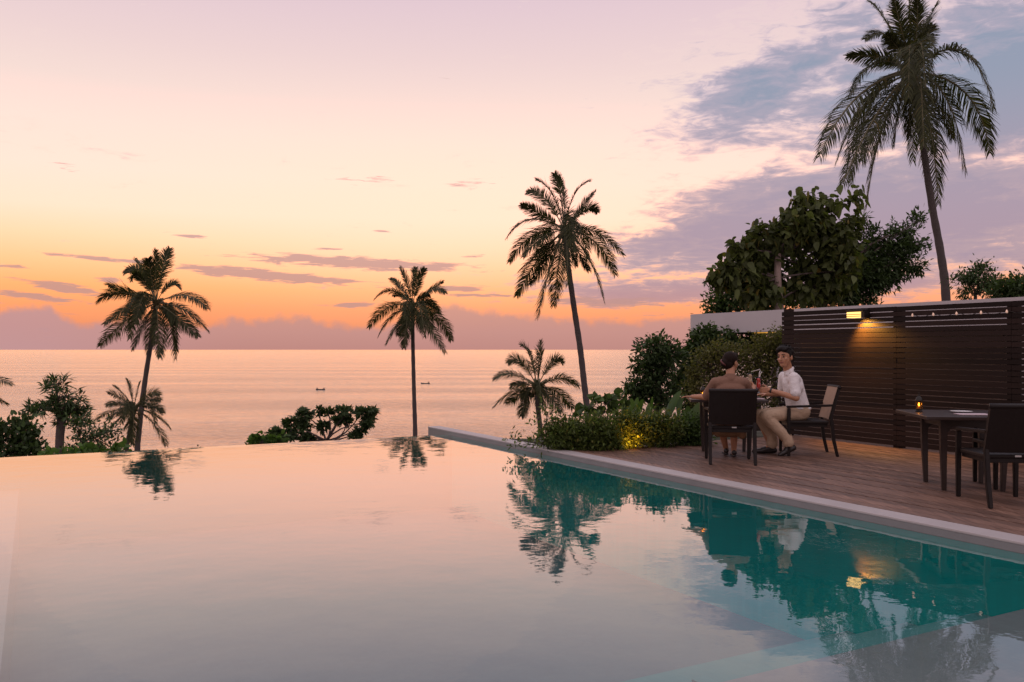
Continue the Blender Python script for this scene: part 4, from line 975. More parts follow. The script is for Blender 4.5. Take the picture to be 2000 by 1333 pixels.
def make_chair(label, loc, rz):
    c = empty('wicker_armchair', loc, rz, label, 'armchair', 'dark wicker armchairs on the deck')
    W = 0.265
    # seat: woven pad with a rounded front edge
    sb = MB().box(-0.262, 0.262, -0.235, 0.30, 0.425, 0.465, None, 0.012)
    sb.build('seat', MT['wicker'], c)
    MB().box(-0.235, 0.235, -0.225, 0.27, 0.385, 0.424, None, 0.004).build('seat_rail', MT['wicker'], c)
    # leaning back panel, gently curved
    n = 8; V = []; fs = []
    for j in range(7):
        u = j / 6; z = 0.485 + 0.415 * u; yb = -0.245 - 0.115 * u
        for i in range(n + 1):
            x = -0.283 + 0.566 * i / n; cv = 0.030 * (x / 0.283) ** 2
            V.append((x, yb + cv - 0.02, z))
    m = len(V); V += [(x, y - 0.036, z) for x, y, z in V]
    w = n + 1
    for j in range(6):
        for i in range(n):
            a = j * w + i; fs.append((a, a + 1, a + w + 1, a + w)); fs.append((m + a, m + a + w, m + a + w + 1, m + a + 1))
    for j in range(6): fs += [(j * w, (j + 1) * w, m + (j + 1) * w, m + j * w), (j * w + n, m + j * w + n, m + (j + 1) * w + n, (j + 1) * w + n)]
    for i in range(n): fs += [(i, m + i, m + i + 1, i + 1), (6 * w + i, 6 * w + i + 1, m + 6 * w + i + 1, m + 6 * w + i)]
    b = MB().add(V, fs); link('backrest', b.mesh('backrest'), MT['wicker'], c)
    pv = [(x * 0.90, y + 0.004, z) for x, y, z in V[:m]]; pv2 = [(x, y - 0.003, z) for x, y, z in pv]
    pf = [(j * w + i, j * w + i + 1, (j + 1) * w + i + 1, (j + 1) * w + i) for j in range(6) for i in range(n)]
    link('back_lit_face', MB().add(pv, pf).add(pv2, [f[::-1] for f in pf]).mesh('back_lit_face'), MT['wicker_tan'], c)  # tan layer added over the wicker to carry its lit tone
    top = MB().tube([(-0.286 + 0.572 * i / 8, -0.36 - 0.038 + 0.030 * ((-0.286 + 0.572 * i / 8) / 0.283) ** 2, 0.902) for i in range(9)], 0.024, 8)
    top.build('top_rail', MT['wicker'], c, True)
    for s in (-1, 1):
        b = rect_path(MB(), [(s * W, 0.275, 0, 0.018, 0.018), (s * W, 0.275, 0.42, 0.022, 0.022), (s * W, 0.272, 0.630, 0.022, 0.022)])
        link('leg', bevel_mesh(b, 'leg', 0.005), MT['wicker'], c)
        b = rect_path(MB(), [(s * W, -0.345, 0, 0.018, 0.018), (s * W, -0.295, 0.22, 0.021, 0.021), (s * W, -0.272, 0.43, 0.022, 0.022), (s * W, -0.268, 0.52, 0.020, 0.014)])
        link('leg', bevel_mesh(b, 'leg', 0.005), MT['wicker'], c)
        b = MB().add([(s * W - 0.026, 0.305, 0.632), (s * W + 0.026, 0.305, 0.632), (s * W + 0.026, -0.30, 0.655), (s * W - 0.026, -0.30, 0.655),
                      (s * W - 0.026, 0.305, 0.662), (s * W + 0.026, 0.305, 0.662), (s * W + 0.026, -0.30, 0.685), (s * W - 0.026, -0.30, 0.685)],
                     [(0, 3, 2, 1), (4, 5, 6, 7), (0, 1, 5, 4), (1, 2, 6, 5), (2, 3, 7, 6), (3, 0, 4, 7)])
        link('armrest', bevel_mesh(b, 'armrest', 0.009), MT['wicker'], c)
    MB().box(0.00, 0.055, -0.2385, -0.2355, 0.44, 0.455).build('tag', MT['tag_white'], c)
    return c
YAW = math.radians(-8)
make_chair('dark wicker armchair seen squarely from behind with the woman in brown sitting in it', (2.72, 10.87, 0), YAW)
bpy_first = [o for o in COL.objects if o.get('category') == 'armchair'][0]
def chair_copy(label, loc, rz):
    c = copy_tree(bpy_first); c.location = loc; c.rotation_euler = (0, 0, rz); c['label'] = label; return c
chair_copy('dark wicker armchair in profile that the man in white sits on, beside the fence', (3.93, 11.65, 0), math.radians(84))
chair_copy('empty dark wicker armchair seen from behind in front of the bare table near the fence', (4.50, 8.00, 0), math.radians(-3))
chair_copy('dark wicker armchair mostly hidden behind the nearer empty chair at the bare table', (5.14, 8.92, 0), math.radians(82))

def make_table(label, loc, rz, h):
    t = empty('dining_table', loc, rz, label, 'table', 'square dark dining tables on the deck')
    MB().box(-h, h, -h, h, 0.715, 0.75, None, 0.006).build('tabletop', MT['wood_dark'], t)
    a = 0.285
    b = MB()
    for s in (-1, 1):
        b.box(-a + .03, a - .03, s * a - 0.012, s * a + 0.012, 0.63, 0.713); b.box(s * a - 0.012, s * a + 0.012, -a + .03, a - .03, 0.635, 0.712)
        # arched brackets where leg and apron meet
        for q in (-1, 1):
            b.add([(q * (a - .03), s * a - .01, .629), (q * (a - .03), s * a + .01, .629), (q * (a - .09), s * a + .01, .629), (q * (a - .09), s * a - .01, .629), (q * (a - .03), s * a - .01, .57), (q * (a - .03), s * a + .01, .57)],
                  [(0, 1, 2, 3), (0, 4, 5, 1), (4, 3, 2, 5), (0, 3, 4), (1, 5, 2)])
    b.build('apron', MT['wood_dark'], t)
    for sx in (-1, 1):
        for sy in (-1, 1):
            b = rect_path(MB(), [(sx * (a - .012), sy * (a - .012), 0, 0.020, 0.020), (sx * a, sy * a, 0.45, 0.030, 0.030), (sx * a, sy * a, 0.714, 0.033, 0.033)])
            link('leg', bevel_mesh(b, 'leg', 0.004), MT['wood_dark'], t)
    return t
make_table('square dark table the couple sit at, mostly hidden behind the woman and her chair', (2.87, 11.70, 0), YAW, 0.49)
make_table('square dark table standing free near the fence, set with a lantern and napkins', (4.60, 8.88, 0), YAW, 0.51)

def lantern(label, loc):
    L = empty('lantern', loc, 0.3, label, 'lantern', 'small candle lanterns on the tables')
    MB().lathe([(0.036, 0), (0.038, 0.006), (0.030, 0.014), (0.033, 0.024), (0.033, 0.030)], (0, 0, 0), 12).build('base', MT['metal_dark'], L)
    g = MB(); fr = MB()
    for k in range(6):
        a = math.pi * 2 * k / 6; c = (0.034 * math.cos(a), 0.034 * math.sin(a))
        fr.tube([(c[0], c[1], 0.028), (c[0] * 1.1, c[1] * 1.1, 0.07), (c[0], c[1], 0.112)], 0.0028, 5)
        a2 = math.pi * 2 * (k + 1) / 6; q = 0.031
        p = [(q * math.cos(a), q * math.sin(a), .031), (q * math.cos(a2), q * math.sin(a2), .031), (q * math.cos(a2), q * math.sin(a2), .110), (q * math.cos(a), q * math.sin(a), .110)]
        g.add(p, [(0, 1, 2, 3)])
        fr.tube([(q * 1.03 * math.cos((a + a2) / 2) * .87, q * 1.03 * math.sin((a + a2) / 2) * .87, .09), (q * .9 * math.cos((a + a2) / 2), q * .9 * math.sin((a + a2) / 2), .112)], 0.002, 4)
    g.build('glass', MT['amber'], L); fr.build('frame', MT['metal_dark'], L)
    MB().lathe([(0.040, 0.110), (0.041, 0.115), (0.033, 0.128), (0.028, 0.145), (0.012, 0.158), (0.006, 0.163), (0.010, 0.170), (0.004, 0.180), (0, 0.186)], (0, 0, 0), 12).build('dome', MT['metal_dark'], L, True)
    MB().tube([(0.012 * math.cos(q), 0, 0.190 + 0.012 * math.sin(q)) for q in np.linspace(0, 2 * math.pi, 11)], 0.0018, 4).build('ring', MT['metal_dark'], L)
    cn = MB().lathe([(0.016, 0.031), (0.016, 0.052), (0, 0.053)], (0, 0, 0), 10).build('candle', MT['napkin'], L)
    MB().lathe([(0, 0.056), (0.007, 0.064), (0.0085, 0.072), (0.005, 0.085), (0, 0.097)], (0, 0, 0), 8).build('flame', MT['flame'], cn, True)
    ld = bpy.data.lights.new('candle_light', 'POINT'); ld.energy = 0.16; ld.color = (1.0, 0.5, 0.12); ld.shadow_soft_size = 0.01
    lo = bpy.data.objects.new('candle_light', ld); COL.objects.link(lo); lo.location = Vector(loc) + Vector((0, 0, 0.075))
def on_table(px, py, z=0.752):
    Y = F * (EYE - z) / (py - HZ); return Vector(((px - 1000) / F * Y, Y, z))
lantern('lit candle lantern with amber glass on the bare table near the fence', Vector((4.245, 9.08, 0.752)))
lantern('lit candle lantern on the couple\'s table, left of the woman in brown', Vector((2.505, 11.42, 0.752)))

def napkin(label, loc, rz, plate=True):
    if plate:
        p = MB().lathe([(0, 0.003), (0.055, 0.003), (0.065, 0.006), (0.105, 0.014), (0.108, 0.017), (0.100, 0.016), (0.064, 0.010), (0, 0.009)], (0, 0, 0), 28).build('plate', MT['porcelain'], None, True)
        p.location = loc; tag(p, label[0], 'plate', 'plates set on the tables')
    n = bevel_mesh(MB().box(-0.15, 0.15, -0.10, 0.10, 0.0005, 0.006), 'napkin', 0.002)
    o = link('napkin', n, MT['napkin']); o.location = Vector(loc) + Vector(label[2]); o.rotation_euler = (0, 0, rz); tag(o, label[1], 'napkin', 'mauve napkins on the tables')
napkin(('white side plate at the middle of the bare table near the fence', 'mauve napkin lying along the front edge of the bare table', (-0.02, -0.26, 0.0)), Vector((4.62, 8.95, 0.7505)), YAW)
napkin(('white side plate on the couple\'s table in front of the man', 'mauve napkin at the right edge of the couple\'s table', (0.0, -0.22, 0.0)), Vector((3.16, 11.66, 0.7505)), YAW)

def drink(label, loc, liquid, straw_dirs, orange):
    d = empty('cocktail_glass', loc, 0, label, 'drink', 'tall iced drinks held by the couple'); d.scale = (1.22, 1.22, 1.08)
    out = [(0.033, 0.0), (0.034, 0.004), (0.010, 0.012), (0.006, 0.022), (0.012, 0.034), (0.030, 0.060), (0.034, 0.090), (0.029, 0.125), (0.031, 0.160), (0.038, 0.195)]
    MB().lathe(out + [(0.0365, 0.195)] + [(max(0.0, r - 0.002), z + 0.001) for r, z in reversed(out[4:-1])] + [(0, 0.0355)], (0, 0, 0), 20).build('glass', MT['glass'], d, True)
    MB().lathe([(0, 0.037), (0.0095, 0.0375), (0.0270, 0.0605), (0.0310, 0.090), (0.0262, 0.125), (0.0280, 0.160), (0.0330, 0.184), (0, 0.187)], (0, 0, 0), 20).build('liquid', MT[liquid], d, True)
    for (dx, dy, h) in straw_dirs:
        MB().tube([(0, 0, 0.06), (dx * 0.5, dy * 0.5, 0.16 + h * 0.3), (dx, dy, 0.20 + h), (dx * 1.9, dy * 1.9, 0.225 + h)], 0.0038, 6).build('straw', MT['straw'], d, True)
    if orange:
        MB().lathe([(0, -0.004), (0.026, -0.004), (0.028, 0), (0.026, 0.004), (0, 0.004)], (0, 0, 0), 14).build('orange_slice', MT['garnish'], d)
        s = d.children[-1]; s.rotation_euler = (math.radians(80), 0, 0.4); s.location = (-0.025, 0, 0.205)
    MB().add([(0.01, 0, .19), (0.03, 0.01, .215), (0.028, 0.0, .245), (0.012, -0.008, .22)], [(0, 1, 2, 3)]).build('leaf_garnish', MT['leaf_bright'], d)
    return d
RED = Vector((3.285, 11.60, 0.822)); CREAM = Vector((3.165, 11.56, 0.875))
drink('tall red iced drink with a pale straw held in the man\'s hand', RED, 'red_drink', [(0.012, 0.004, 0.05), (0.018, -0.008, 0.035)], False)
drink('tall cream coloured iced drink with an orange slice beside the woman\'s shoulder', CREAM, 'cream_drink', [(-0.03, 0.0, 0.04)], True)

# ================================================================== PEOPLE
def remesh(name, shapes, vox, mat, parent=None, sm=6):
    bm = bmesh.new()
    def frame(d):
        d = d.normalized(); return d.to_track_quat('Z', 'Y').to_matrix().to_4x4()
    for s in shapes:
        if s[0] == 'c':
            _, a, ra, c, rc = s; a = Vector(a); c = Vector(c)
            for p, r in ((a, ra), (c, rc)):
                bmesh.ops.create_uvsphere(bm, u_segments=16, v_segments=10, radius=r, matrix=Matrix.Translation(p))
            L = (c - a).length
            if L > 1e-4:
                bmesh.ops.create_cone(bm, cap_ends=True, segments=16, radius1=ra, radius2=rc, depth=L, matrix=Matrix.Translation((a + c) / 2) @ frame(c - a))
        else:
            _, c, r, R = s
            M = Matrix.Translation(Vector(c)) @ (R.to_4x4() if R is not None else Matrix.Identity(4)) @ Matrix.Diagonal((*r, 1))
            bmesh.ops.create_uvsphere(bm, u_segments=20, v_segments=14, radius=1.0, matrix=M)
    me = bpy.data.meshes.new(name); bm.to_mesh(me); bm.free()
    tmp = bpy.data.objects.new('tmp', me); COL.objects.link(tmp)
    md = tmp.modifiers.new('r', 'REMESH'); md.mode = 'VOXEL'; md.voxel_size = vox
    m2 = tmp.modifiers.new('s', 'SMOOTH'); m2.factor = 0.5; m2.iterations = sm
    dg = bpy.context.evaluated_depsgraph_get(); ev = tmp.evaluated_get(dg)
    out = bpy.data.meshes.new_from_object(ev); bpy.data.objects.remove(tmp)
    out.materials.clear()
    return link(name, out, mat, parent, True, parent is not None)
def basis(fwd, up=(0, 0, 1)):
    f = Vector(fwd).normalized(); u = Vector(up); r = f.cross(u).normalized(); u = r.cross(f)
    return Matrix((r, f, u)).transposed(), r, f, u
def head_shapes(c, fwd, up, k=1.0):
    R, r, f, u = basis(fwd, up); c = Vector(c)
    q = lambda x, y, z: c + r * x * k + f * y * k + u * z * k
    return [('e', q(0, -0.008, 0.02), (0.074 * k, 0.094 * k, 0.092 * k), R), ('e', q(0, 0.018, -0.035), (0.064 * k, 0.072 * k, 0.075 * k), R),
            ('e', q(0, 0.045, -0.085), (0.040 * k, 0.038 * k, 0.030 * k), R), ('c', q(0, 0.082, 0.012), 0.010 * k, q(0, 0.104, -0.028), 0.014 * k),
            ('c', q(-0.030, 0.074, 0.026), 0.012 * k, q(0.030, 0.074, 0.026), 0.012 * k), ('c', q(-0.040, 0.058, -0.022), 0.020 * k, q(-0.030, 0.06, -0.05), 0.018 * k), ('c', q(0.040, 0.058, -0.022), 0.020 * k, q(0.030, 0.06, -0.05), 0.018 * k),
            ('e', q(-0.076, -0.005, -0.012), (0.010 * k, 0.020 * k, 0.032 * k), R), ('e', q(0.076, -0.005, -0.012), (0.010 * k, 0.020 * k, 0.032 * k), R)], q
def face(q, parent, k, mouth='lip'):
    for s in (-1, 1):
        b = MB().lathe([(0, -0.0095 * k), (0.007 * k, -0.006 * k), (0.0095 * k, 0), (0.007 * k, 0.006 * k), (0, 0.0095 * k)], q(0.031 * s, 0.080, 0.004), 10); b.build('eye', MT['eye'], parent, True, True)
        MB().tube([q(0.050 * s, 0.072, 0.026), q(0.032 * s, 0.087, 0.033), q(0.014 * s, 0.088, 0.028)], [0.003 * k, 0.0045 * k, 0.003 * k], 6).build('eyebrow', MT['hair'], parent, True, True)
    MB().tube([q(-0.026, 0.078, -0.054), q(-0.012, 0.089, -0.060), q(0.012, 0.089, -0.060), q(0.026, 0.078, -0.054)], [0.003 * k, 0.006 * k, 0.006 * k, 0.003 * k], 6).build('mouth', MT[mouth], parent, True, True)
def hand_shapes(w, d, pn, th, curl, k=1.0, tcurl=0.6):
    """w wrist, d hand direction, pn palm normal (the way the fingers close), th the thumb's side"""
    w = Vector(w); d = Vector(d).normalized(); pn = Vector(pn); pn = (pn - d * pn.dot(d)).normalized(); s = pn.cross(d).normalized()
    if s.dot(Vector(th)) < 0: s = -s
    out = []
    ln = [0.068, 0.078, 0.072, 0.056]
    for i in range(4):
        o = (1.5 - i) * 0.0205 * k
        kn = w + d * (0.088 - 0.004 * abs(i - 1)) * k + s * o
        out.append(('c', w + d * 0.012 * k + s * o * 0.55, 0.015 * k, kn, 0.0105 * k))
        p = kn; a = 0.0
        for j, fr in enumerate((0.45, 0.31, 0.24)):
            a += curl[j] * (1 + 0.08 * (i - 1))
            dd = d * math.cos(a) + pn * math.sin(a)
            e = p + dd * ln[i] * fr * k
            out.append(('c', p, (0.0088 - 0.0008 * j) * k, e, (0.0080 - 0.0008 * j) * k)); p = e
    b = w + d * 0.022 * k + s * 0.024 * k
    e1 = b + (d * 0.5 + s * 0.75 + pn * 0.35 * tcurl).normalized() * 0.036 * k
    e2 = e1 + (d * 0.75 + s * 0.25 + pn * 0.75 * tcurl).normalized() * 0.030 * k
    e3 = e2 + (d * 0.65 - s * 0.10 + pn * 0.95 * tcurl).normalized() * 0.024 * k
    out += [('c', w + d * 0.01 * k, 0.016 * k, b, 0.014 * k), ('c', b, 0.0125 * k, e1, 0.0105 * k), ('c', e1, 0.0100 * k, e2, 0.0092 * k), ('c', e2, 0.0090 * k, e3, 0.0078 * k)]
    return out

def build_man():
    p = empty('person', (3.75, 11.65, 0), 0, 'person in white short sleeved shirt and beige trousers sitting in profile lifting a red drink', 'person')
    hc = (3.640, 11.60, 1.303); hf = Vector((-0.76, -0.65, -0.06)); k = 1.18
    hs, q = head_shapes(hc, hf, (-0.08, 0, 1), k)
    shN, shF = Vector((3.715, 11.465, 1.035)), Vector((3.690, 11.83, 1.035)); elN = Vector((3.715, 11.375, 0.765)); wrN = RED + Vector((0.128, -0.040, 0.040))
    elF = Vector((3.70, 11.93, 0.80)); wrF = Vector((3.46, 11.86, 0.79))
    b = hs + [('c', (3.705, 11.65, 1.08), 0.062, (3.660, 11.615, 1.24), 0.056),
              ('c', (3.83, 11.65, 0.58), 0.10, (3.77, 11.65, 0.90), 0.10), ('c', (3.755, 11.57, 0.98), 0.07, (3.75, 11.73, 0.98), 0.07),
              ('c', shN, 0.052, elN, 0.042), ('c', elN, 0.043, wrN, 0.029), ('c', shF, 0.052, elF, 0.042), ('c', elF, 0.043, wrF, 0.029)]
    b += hand_shapes(wrN, (-0.99, 0.05, 0.0), (0, 1, 0), (0, 0, 1), (0.55, 0.85, 0.6), 1.08, 0.9)
    b += hand_shapes(wrF, (-1, -0.15, -0.02), (0, 0, -1), (0, -1, 0), (0.12, 0.25, 0.2), 1.05, 0.3)
    # legs and feet inside the clothes
    hN, kN, aN = Vector((3.80, 11.56, 0.55)), Vector((3.33, 11.47, 0.525)), Vector((3.645, 11.45, 0.14))
    hF, kF, aF = Vector((3.80, 11.74, 0.55)), Vector((3.31, 11.73, 0.525)), Vector((3.49, 11.72, 0.095))
    for h, kk, a in ((hN, kN, aN), (hF, kF, aF)): b += [('c', h, 0.07, kk, 0.052), ('c', kk, 0.052, a, 0.036)]
    b += [('c', aN, 0.035, (3.58, 11.43, 0.05), 0.026), ('c', aF, 0.035, (3.36, 11.70, 0.045), 0.028)]
    body = remesh('body', b, 0.0036, MT['skin'], p, 5)
    face(q, p, k)
    # short dark hair with volume on top
    R, r, f, u = basis(hf, (-0.08, 0, 1))
    hr = remesh('hair', [('e', q(0, -0.022, 0.052), (0.083 * k, 0.098 * k, 0.080 * k), R), ('e', q(0, -0.058, 0.00), (0.077 * k, 0.056 * k, 0.066 * k), R), ('e', q(0.0, 0.036, 0.096), (0.066 * k, 0.058 * k, 0.034 * k), R),
                    ('e', q(-0.030, 0.062, 0.084), (0.038 * k, 0.030 * k, 0.026 * k), R), ('e', q(0.030, 0.062, 0.084), (0.038 * k, 0.030 * k, 0.026 * k), R), ('e', q(0.073, 0.002, 0.020), (0.010 * k, 0.022 * k, 0.040 * k), R), ('e', q(-0.073, 0.002, 0.020), (0.010 * k, 0.022 * k, 0.040 * k), R)],
           0.006, MT['hair'], p, 2)
    rg = random.Random(4); lk = MB()                          # loose locks break the outline of the hair
    for i in range(150):
        th = rg.uniform(0, 2 * math.pi); ph = rg.uniform(0.15, 1.25)
        n_ = Vector((math.sin(ph) * math.cos(th), math.sin(ph) * math.sin(th), math.cos(ph)))
        o_ = Vector((0.082 * n_.x, -0.018 + 0.098 * n_.y, 0.050 + 0.080 * n_.z)); e_ = o_ + Vector((n_.x * 0.012 + rg.uniform(-.012, .012), 0.016 * n_.y + rg.uniform(-.004, .018), 0.012 * n_.z + rg.uniform(-.004, .008)))
        lk.tube([q(*(o_ * 0.97)), q(*((o_ + e_) / 2 * 1.01)), q(*e_)], [0.006, 0.0045, 0.001], 5)
    lk.build('hair_locks', MT['hair'], hr, True)
    mid = shN.lerp(elN, 0.70); midF = shF.lerp(elF, 0.70)
    sh = [('c', (3.835, 11.65, 0.60), 0.150, (3.785, 11.65, 0.80), 0.142), ('c', (3.785, 11.65, 0.80), 0.142, (3.755, 11.65, 0.95), 0.135), ('e', (3.835, 11.65, 0.615), (0.165, 0.178, 0.05), None),
          ('c', (3.74, 11.53, 1.00), 0.088, (3.73, 11.77, 1.00), 0.088), ('c', (3.765, 11.55, 0.90), 0.105, (3.765, 11.75, 0.90), 0.105),
          ('c', shN, 0.066, mid, 0.068), ('c', mid, 0.068, shN.lerp(elN, 0.76), 0.071), ('c', shF, 0.066, midF, 0.068), ('c', (3.715, 11.65, 1.065), 0.075, (3.70, 11.64, 1.11), 0.067),
          ('c', (3.70, 11.56, 1.105), 0.030, (3.745, 11.62, 1.150), 0.024), ('c', (3.745, 11.62, 1.150), 0.024, (3.735, 11.70, 1.145), 0.024), ('c', (3.655, 11.57, 1.07), 0.022, (3.70, 11.56, 1.12), 0.024)]
    remesh('shirt', sh, 0.008, MT['shirt'], p, 4)
    for i in range(5):
        z = 0.70 + 0.075 * i
    tr = [('c', (3.85, 11.58, 0.57), 0.118, (3.84, 11.72, 0.57), 0.118), ('c', hN, 0.098, kN + Vector((0, 0, 0.0)), 0.073), ('c', kN, 0.073, aN + Vector((-0.03, 0, 0.10)), 0.072), ('c', aN + Vector((-0.03, 0, 0.10)), 0.072, aN + Vector((-0.01, 0, 0.035)), 0.074),
          ('c', hF, 0.098, kF, 0.073), ('c', kF, 0.073, aF + Vector((0, 0, 0.14)), 0.074), ('c', aF + Vector((0, 0, 0.14)), 0.074, aF + Vector((0.01, 0, 0.04)), 0.078), ('c', (3.83, 11.65, 0.60), 0.130, (3.83, 11.65, 0.64), 0.125)]
    remesh('trousers', tr, 0.009, MT['trousers'], p, 4)
    for a, toe, heel in ((aN, (3.545, 11.43, 0.032), (3.70, 11.45, 0.105)), (aF, (3.285, 11.70, 0.034), (3.53, 11.72, 0.042))):
        a = Vector(a); toe = Vector(toe); heel = Vector(heel)
        remesh('shoe', [('c', heel, 0.040, toe, 0.034), ('c', a - Vector((0, 0, 0.02)), 0.042, toe.lerp(heel, 0.35) + Vector((0, 0, 0.012)), 0.038), ('c', toe, 0.034, toe + (toe - heel).normalized() * 0.035, 0.027)], 0.006, MT['leather'], p, 3)
    wd = (wrN - elN).normalized(); w0 = wrN - wd * 0.028
    MB().tube([w0 - wd * 0.013, w0 - wd * 0.011, w0 + wd * 0.011, w0 + wd * 0.013], [0.030, 0.034, 0.034, 0.030], 16).build('watch', MT['leather'], p, True, True)
build_man()

def build_woman():
    c0 = Vector((2.715, 10.87, 0)); f0 = Vector((0.139, 0.990, 0)); r0 = Vector((0.990, -0.139, 0))
    W = lambda x, y, z: c0 + r0 * x + f0 * y + Vector((0, 0, z))
    p = empty('person', c0, 0, 'person in brown blouse with gathered dark hair seen from behind, hand on the table edge', 'person')
    hc = W(0.012, -0.055, 1.248); hf = f0 * 0.72 + r0 * 0.69 + Vector((0, 0, -0.05)); k = 1.04
    hs, q = head_shapes(hc, hf, (0.03, 0, 1), k)
    shL, shR = W(-0.180, -0.10, 0.99), W(0.168, -0.10, 0.99); elL, elR = W(-0.270, 0.10, 0.80), W(0.265, 0.10, 0.82)
    wrL = W(-0.425, 0.40, 0.785); wrR = CREAM + Vector((0.025, -0.095, 0.035))
    b = hs + [('c', W(0, -0.125, 1.06), 0.058, W(0.005, -0.075, 1.19), 0.050), ('c', W(0, -0.10, 0.58), 0.10, W(0, -0.12, 0.90), 0.085), ('c', W(-0.09, -0.11, 0.97), 0.06, W(0.09, -0.11, 0.97), 0.06),
              ('c', shL, 0.052, elL, 0.043), ('c', elL, 0.044, wrL, 0.028), ('c', shR, 0.052, elR, 0.043), ('c', elR, 0.044, wrR, 0.028)]
    b += hand_shapes(wrL, (-0.80, 0.55, 0.0), (0, 0, -1), (0.3, 1, 0), (0.10, 0.22, 0.2), 0.98, 0.25)
    b += hand_shapes(wrR, (-0.15, 0.98, 0.0), (-1, 0, 0), (0, 0, 1), (0.5, 0.8, 0.6), 0.98, 0.9)
    hL, kL, aL = W(-0.09, -0.08, 0.54), W(-0.10, 0.36, 0.535), W(0.02, 0.62, 0.10)
    hR, kR, aR = W(0.09, -0.08, 0.54), W(0.10, 0.38, 0.53), W(0.11, 0.50, 0.09)
    for h, kk, a in ((hL, kL, aL), (hR, kR, aR)):
        b += [('c', h, 0.075, kk, 0.056), ('c', kk, 0.054, kk.lerp(a, 0.35), 0.056), ('c', kk.lerp(a, 0.35), 0.056, a, 0.034), ('c', a, 0.034, a + f0 * -0.03 - Vector((0, 0, 0.045)), 0.030), ('c', a - Vector((0, 0, 0.04)), 0.030, a + f0 * 0.12 - Vector((0, 0, 0.058)), 0.022)]
    remesh('body', b, 0.0036, MT['skin_woman'], p, 5)
    face(q, p, k)
    R, r, f, u = basis(hf, (0.03, 0, 1))
    hair = [('e', q(0, -0.018, 0.030), (0.084 * k, 0.100 * k, 0.094 * k), R), ('e', q(0, -0.055, -0.030), (0.068 * k, 0.060 * k, 0.070 * k), R), ('e', q(0, 0.035, 0.075), (0.066 * k, 0.055 * k, 0.040 * k), R),
            ('e', q(-0.012, -0.110, -0.020), (0.046 * k, 0.034 * k, 0.050 * k), R)]
    hr = remesh('hair', hair, 0.006, MT['hair_brown'], p, 2)
    MB().tube([q(-0.05, -0.115, 0.02), q(-0.03, -0.148, 0.0), q(0.01, -0.150, -0.03), q(0.03, -0.13, -0.05)], [0.006, 0.010, 0.010, 0.006], 7).build('hair_clip', MT['clip'], hr, True)
    bl = [('c', W(0, -0.10, 0.58), 0.150, W(0, -0.13, 0.80), 0.138), ('c', W(-0.07, -0.125, 0.90), 0.112, W(0.07, -0.125, 0.90), 0.112), ('c', W(-0.115, -0.12, 0.99), 0.080, W(0.115, -0.12, 0.99), 0.080),
          ('c', W(0, -0.125, 1.03), 0.075, W(0, -0.12, 1.065), 0.064), ('c', shL, 0.066, shL.lerp(elL, 0.85), 0.070), ('c', shR, 0.066, shR.lerp(elR, 0.85), 0.070),
          ('c', W(-0.05, -0.15, 1.075), 0.018, W(0.05, -0.15, 1.075), 0.018), ('c', W(-0.05, -0.15, 1.075), 0.018, W(-0.075, -0.09, 1.06), 0.018), ('c', W(0.05, -0.15, 1.075), 0.018, W(0.075, -0.09, 1.06), 0.018)]
    remesh('blouse', bl, 0.008, MT['blouse'], p, 4)
    sk = [('c', W(-0.06, -0.09, 0.56), 0.125, W(0.06, -0.09, 0.56), 0.125), ('c', hL, 0.105, kL, 0.085), ('c', hR, 0.105, kR, 0.085), ('c', W(0, 0.05, 0.55), 0.09, W(0, 0.34, 0.54), 0.075),
          ('c', kL, 0.085, kL + f0 * 0.03 - Vector((0, 0, 0.20)), 0.070), ('c', kR, 0.085, kR + f0 * 0.02 - Vector((0, 0, 0.20)), 0.070), ('c', kL - Vector((0, 0, 0.2)), 0.065, kR - Vector((0, 0, 0.2)), 0.065),
          ('c', W(0.19, 0.34, 0.48), 0.06, W(0.20, 0.36, 0.30), 0.055), ('c', W(-0.18, 0.34, 0.48), 0.06, W(-0.20, 0.36, 0.34), 0.055)]
    remesh('skirt', sk, 0.010, MT['skirt'], p, 5)
    for a in (aL, aR):
        s = remesh('sandal', [('c', a - f0 * 0.05 - Vector((0, 0, 0.076)), 0.014, a + f0 * 0.14 - Vector((0, 0, 0.076)), 0.014), ('e', a + f0 * 0.11 - Vector((0, 0, 0.074)), (0.040, 0.06, 0.014), None), ('e', a - f0 * 0.02 - Vector((0, 0, 0.074)), (0.034, 0.055, 0.014), None),
                              ('c', a - f0 * 0.045 - Vector((0, 0, 0.03)), 0.034, a - f0 * 0.035 - Vector((0, 0, 0.03)), 0.034)], 0.006, MT['leather'], p, 2)
build_woman()

